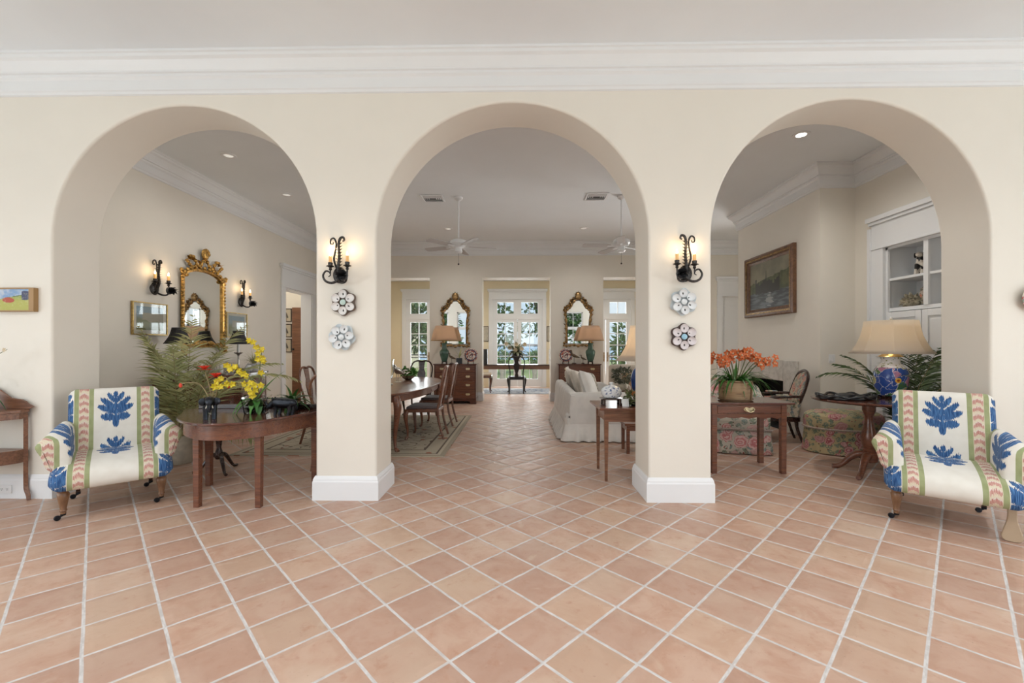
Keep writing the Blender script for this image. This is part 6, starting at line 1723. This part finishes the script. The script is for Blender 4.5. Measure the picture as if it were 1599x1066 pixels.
b = pic_frame(.72, .55, [(.062,.062),(.062,.070),(.085,.070),(.085,.062)]); b.build('gilt_fillet', M['bronzegilt'], pa, smooth=0)
sw_ = thing('light_switch', 'white double light switch on the narrow end of the chimney breast', 'switch', (4.41, BY0, 1.18))
MB().box(-.045,-.008,-.06,.045,-.001,.06).build('plate', M['plastic'], sw_, smooth=0, bevel=.003)
for x in (-.02, .02): MB().box(x-.012,-.013,-.03,x+.012,-.008,.03).build('rocker', M['plastic'], sw_, smooth=0)
# in the cabinet
def dogfig(loc, label, rz, c1):
    t = thing('dog_figurine', label, 'figurine', loc, rz, 'pottery dogs on the cabinet shelf'); k = 1.0
    m = Mt('spotted_pottery'); d_, r_ = m.vor(17); mm = m.set(m.mix((r_[0] > .58), (.68,.62,.54), c1), .3)
    b = MB(); stube(b, [(0,.05,.0),(0,.04,.06),(0,.0,.13),(0,-.02,.18),(0,-.03,.215)], [.045,.055,.048,.036,.03], 5, 12); b.ball((0,-.045,.235), (.038,.045,.036), 12, 8); b.ball((0,-.085,.222), (.018,.022,.016), 8, 6)
    for sx in (-1, 1): stube(b, [(sx*.028,-.04,.13),(sx*.03,-.055,.06),(sx*.03,-.065,0)], [.018,.014,.016], 4, 8)
    b.build('body', mm, t)
    for sx in (-1, 1): MB().ball((sx*.040,-.04,.232), (.012,.022,.034), 8, 6).build('ear', M['black'] if c1[0] < .1 else paint('ear_brown', c1, .3), t)
    b = MB().lathe([(.065,0),(.06,.014),(0,.015)], 16, (0,0,-.016), sy=1.2); b.build('base', paint('base_brown', (.16,.10,.06), .4, .3), t)
dogfig((4.93, 5.41, 2.242), 'black and white pottery dog on the upper cabinet shelf', -60, (.02,.018,.018))
dogfig((4.93, 5.245, 2.242), 'brown and cream pottery dog on the upper cabinet shelf', -60, (.25,.12,.05))
co_ = thing('coral', 'branched cream coral piece on the lower cabinet shelf', 'coral', (4.90, 5.50, 1.846))
f = MB(); leafball(f, (0,0,.075), (.09,.12,.07), 260, .05, .022, 33); f.ball((0,0,.05), (.07,.10,.05), 12, 8); f.build('branches', paint('coral_cream', (.52,.46,.33), .8, .3, 0, 30), co_, smooth=0)
fp_ = thing('fan_plate', 'scalloped oriental plate on a dark stand on the lower cabinet shelf', 'plate', (4.97, 5.265, 1.846), -58)
MB().lathe([(0,.012),(.09,.008),(.145,-.02),(.148,-.014),(.09,.016),(0,.02)], 64, (0,0,0), T(0,0,0,90), wav=lambda a, j: 1+.03*math.cos(16*a)*(j in (2,3))).build('plate', mk_chintz('oriental_plate_glaze', (.60,.52,.44), 16, (.05,.05,.04), (.55,.12,.05), (.60,.40,.30), (.10,.10,.12)), fp_, loc=(0,0,.155))
MB().box(-.10,-.05,0,.10,.03,.03).build('stand', M['black'], fp_, smooth=0)
cu = thing('cup', 'striped blue and white cup on a dark base in the right bay of the cabinet', 'cup', (4.93, 5.01, 1.846))
MB().lathe([(.045,.03),(.05,.04),(.05,.13),(.045,.13),(0,.12)], 18).build('body', M['bluewhite'], cu); MB().lathe([(.055,0),(.05,.03),(0,.03)], 16).build('base', M['darkwood'], cu)
# ------------------------------------------------------------------ light, sky, camera
def area(name, loc, rot, sx, sy, power, col=(1, 1, 1)):
    l = bpy.data.lights.new(name, 'AREA'); l.shape = 'RECTANGLE'; l.size = sx; l.size_y = sy; l.energy = power; l.color = col
    o = bpy.data.objects.new(name, l); COL.objects.link(o); o.location = loc; o.rotation_euler = tuple(R(a) for a in rot); return o
def point(name, loc, power, col=(1, .72, .42), r=.02):
    l = bpy.data.lights.new(name, 'POINT'); l.energy = power; l.color = col; l.shadow_soft_size = r
    o = bpy.data.objects.new(name, l); COL.objects.link(o); o.location = loc; return o
W = bpy.data.worlds.new('sky'); bpy.context.scene.world = W; W.use_nodes = True
nt = W.node_tree; bg = nt.nodes['Background']
tc = nt.nodes.new('ShaderNodeTexCoord'); sp_ = nt.nodes.new('ShaderNodeSeparateXYZ'); nt.links.new(tc.outputs['Generated'], sp_.inputs[0])
rp = nt.nodes.new('ShaderNodeValToRGB'); nt.links.new(sp_.outputs[2], rp.inputs[0])
rp.color_ramp.elements[0].position = 0; rp.color_ramp.elements[0].color = (.70, .84, .95, 1)
rp.color_ramp.elements[1].position = .8; rp.color_ramp.elements[1].color = (.30, .52, .88, 1)
nz = nt.nodes.new('ShaderNodeTexNoise'); nz.inputs['Scale'].default_value = 3.5; nz.inputs['Detail'].default_value = 5; nt.links.new(tc.outputs['Generated'], nz.inputs['Vector'])
mr = nt.nodes.new('ShaderNodeMapRange'); mr.inputs[1].default_value = .48; mr.inputs[2].default_value = .68; nt.links.new(nz.outputs[0], mr.inputs[0])
mx = nt.nodes.new('ShaderNodeMix'); mx.data_type = 'RGBA'; nt.links.new(mr.outputs[0], mx.inputs[0]); nt.links.new(rp.outputs[0], mx.inputs[6]); mx.inputs[7].default_value = (.95, .96, .97, 1)
nt.links.new(mx.outputs[2], bg.inputs[0]); bg.inputs[1].default_value = SKY
sun = bpy.data.lights.new('sun', 'SUN'); sun.energy = 3.2; sun.angle = R(1); sun.color = (1, .95, .86)
so = bpy.data.objects.new('sun', sun); COL.objects.link(so); so.rotation_euler = (R(40), R(0), R(140))
# daylight through the tall loggia openings of the front room
DAY = (.91, .97, 1)
for x, w_ in ((-5.4, 1.8), (0, 2.1), (5.4, 1.8)):
    area('daylight_rear', (x, -3.65, 2.2), (-90-TILT-12, 0, 180), w_, 2.2, KEYR, DAY)
for sx in (-1, 1):
    for a, c in side_w:
        area('daylight_side', (sx*7.05, (a+c)/2, 1.7), (-90-TILT, 0, -90 if sx > 0 else 90), 1.5, 3.2, KEYS*(.3 if a > 1 else 1), DAY)
# daylight in the sunroom
for c in doors_c: area('daylight_sunroom', (c, 14.75, 1.7), (-90-12, 0, 0), 1.6, 2.6, 80, (.95, .98, 1))
# ceiling spots, then unseen lights added to brighten sunroom, recess, hall and front room
for x, y in downlights: 
    l = bpy.data.lights.new('downlight', 'SPOT'); l.energy = DOWN*(.45 if x < -3 else 1.8 if x > 3 else 1); l.spot_size = R(150); l.spot_blend = 1; l.shadow_soft_size = .06; l.color = (1, .96, .90)
    o = bpy.data.objects.new('downlight', l); COL.objects.link(o); o.location = (x, y, CEIL-.03)
for x in (-2.9, -.08, 2.8):  # added spots without fittings, lifting the sunroom walls and door frames
    l = bpy.data.lights.new('sunroom_fill', 'SPOT'); l.energy = 90; l.spot_size = R(160); l.spot_blend = 1; l.shadow_soft_size = .08; l.color = (1, .94, .84)
    o = bpy.data.objects.new('sunroom_fill', l); COL.objects.link(o); o.location = (x, 12.6, 3.46)
o = area('recess_fill', (6.0, 9.5, 1.7), (90+4, 0, 90+28), 1.8, 2.4, RECESS, (1, .98, .95)); o.data.spread = R(80)  # added area light for the great room; the recess has no window
area('hall_area_fill', (-7.4, 9.3, 1.8), (90+12, 0, -90-4), 1.6, 2.2, HALL, (1, .97, .92)).data.spread = R(110)  # unseen area light added in the hall, spilling through the doorway
for x in (-4, -1.4, 1.4, 4):  # spots added without fittings to brighten the front floor and ceiling
    l = bpy.data.lights.new('front_fill', 'SPOT'); l.energy = FRONT; l.spot_size = R(150); l.spot_blend = 1; l.shadow_soft_size = .06; l.color = (.97, .98, 1)
    o = bpy.data.objects.new('front_fill', l); COL.objects.link(o); o.location = (x, .9, CEIL-.03)
point('hall_fill', (-6.3, 9.2, 3.4), 22, (1, .9, .75), .08)  # added hall lamp, no fitting modelled
# camera
cam = bpy.data.cameras.new('camera'); co = bpy.data.objects.new('camera', cam); COL.objects.link(co)
cam.sensor_width = 36; cam.lens = 675.8/1599*36; cam.shift_y = 7/1599; cam.clip_start = .05; cam.clip_end = 5000
co.location = (0, 0, 1.36); co.rotation_euler = (R(90), 0, .01791)
sc = bpy.context.scene; sc.camera = co
vs = sc.view_settings; vs.view_transform = 'Standard'; vs.look = 'None'; vs.gamma = 1; vs.use_curve_mapping = False; vs.exposure = EXPO
cy = sc.cycles; cy.use_denoising = True; cy.max_bounces = 7; cy.diffuse_bounces = 4; cy.glossy_bounces = 3; cy.transmission_bounces = 5; cy.transparent_max_bounces = 8
cy.sample_clamp_indirect = 6; cy.caustics_reflective = False; cy.caustics_refractive = False
# lit lamps and candles; the bell lamp's faint light is added
for x, y, z in ((-1.80, 10.30, 1.64), (1.68, 10.32, 1.64)): point('shade_lamp', (x, y, z), 26, (1, .80, .58))
point('shade_lamp', (4.135, 4.90, 1.47), 48, (1, .83, .64)); point('shade_lamp', (1.30, 4.72, 1.40), 3)
for x, y in ((-1.648, 3.735), (-1.49, 3.71), (1.382, 3.71), (1.498, 3.735)): point('candle_light', (x, y, 2.22), .4, (1, .70, .40), .012)
for y in (5.61, 5.80, 7.39, 7.58): point('candle_light', (C_X0+.15, y, 2.36), .6, (1, .70, .40), .012)
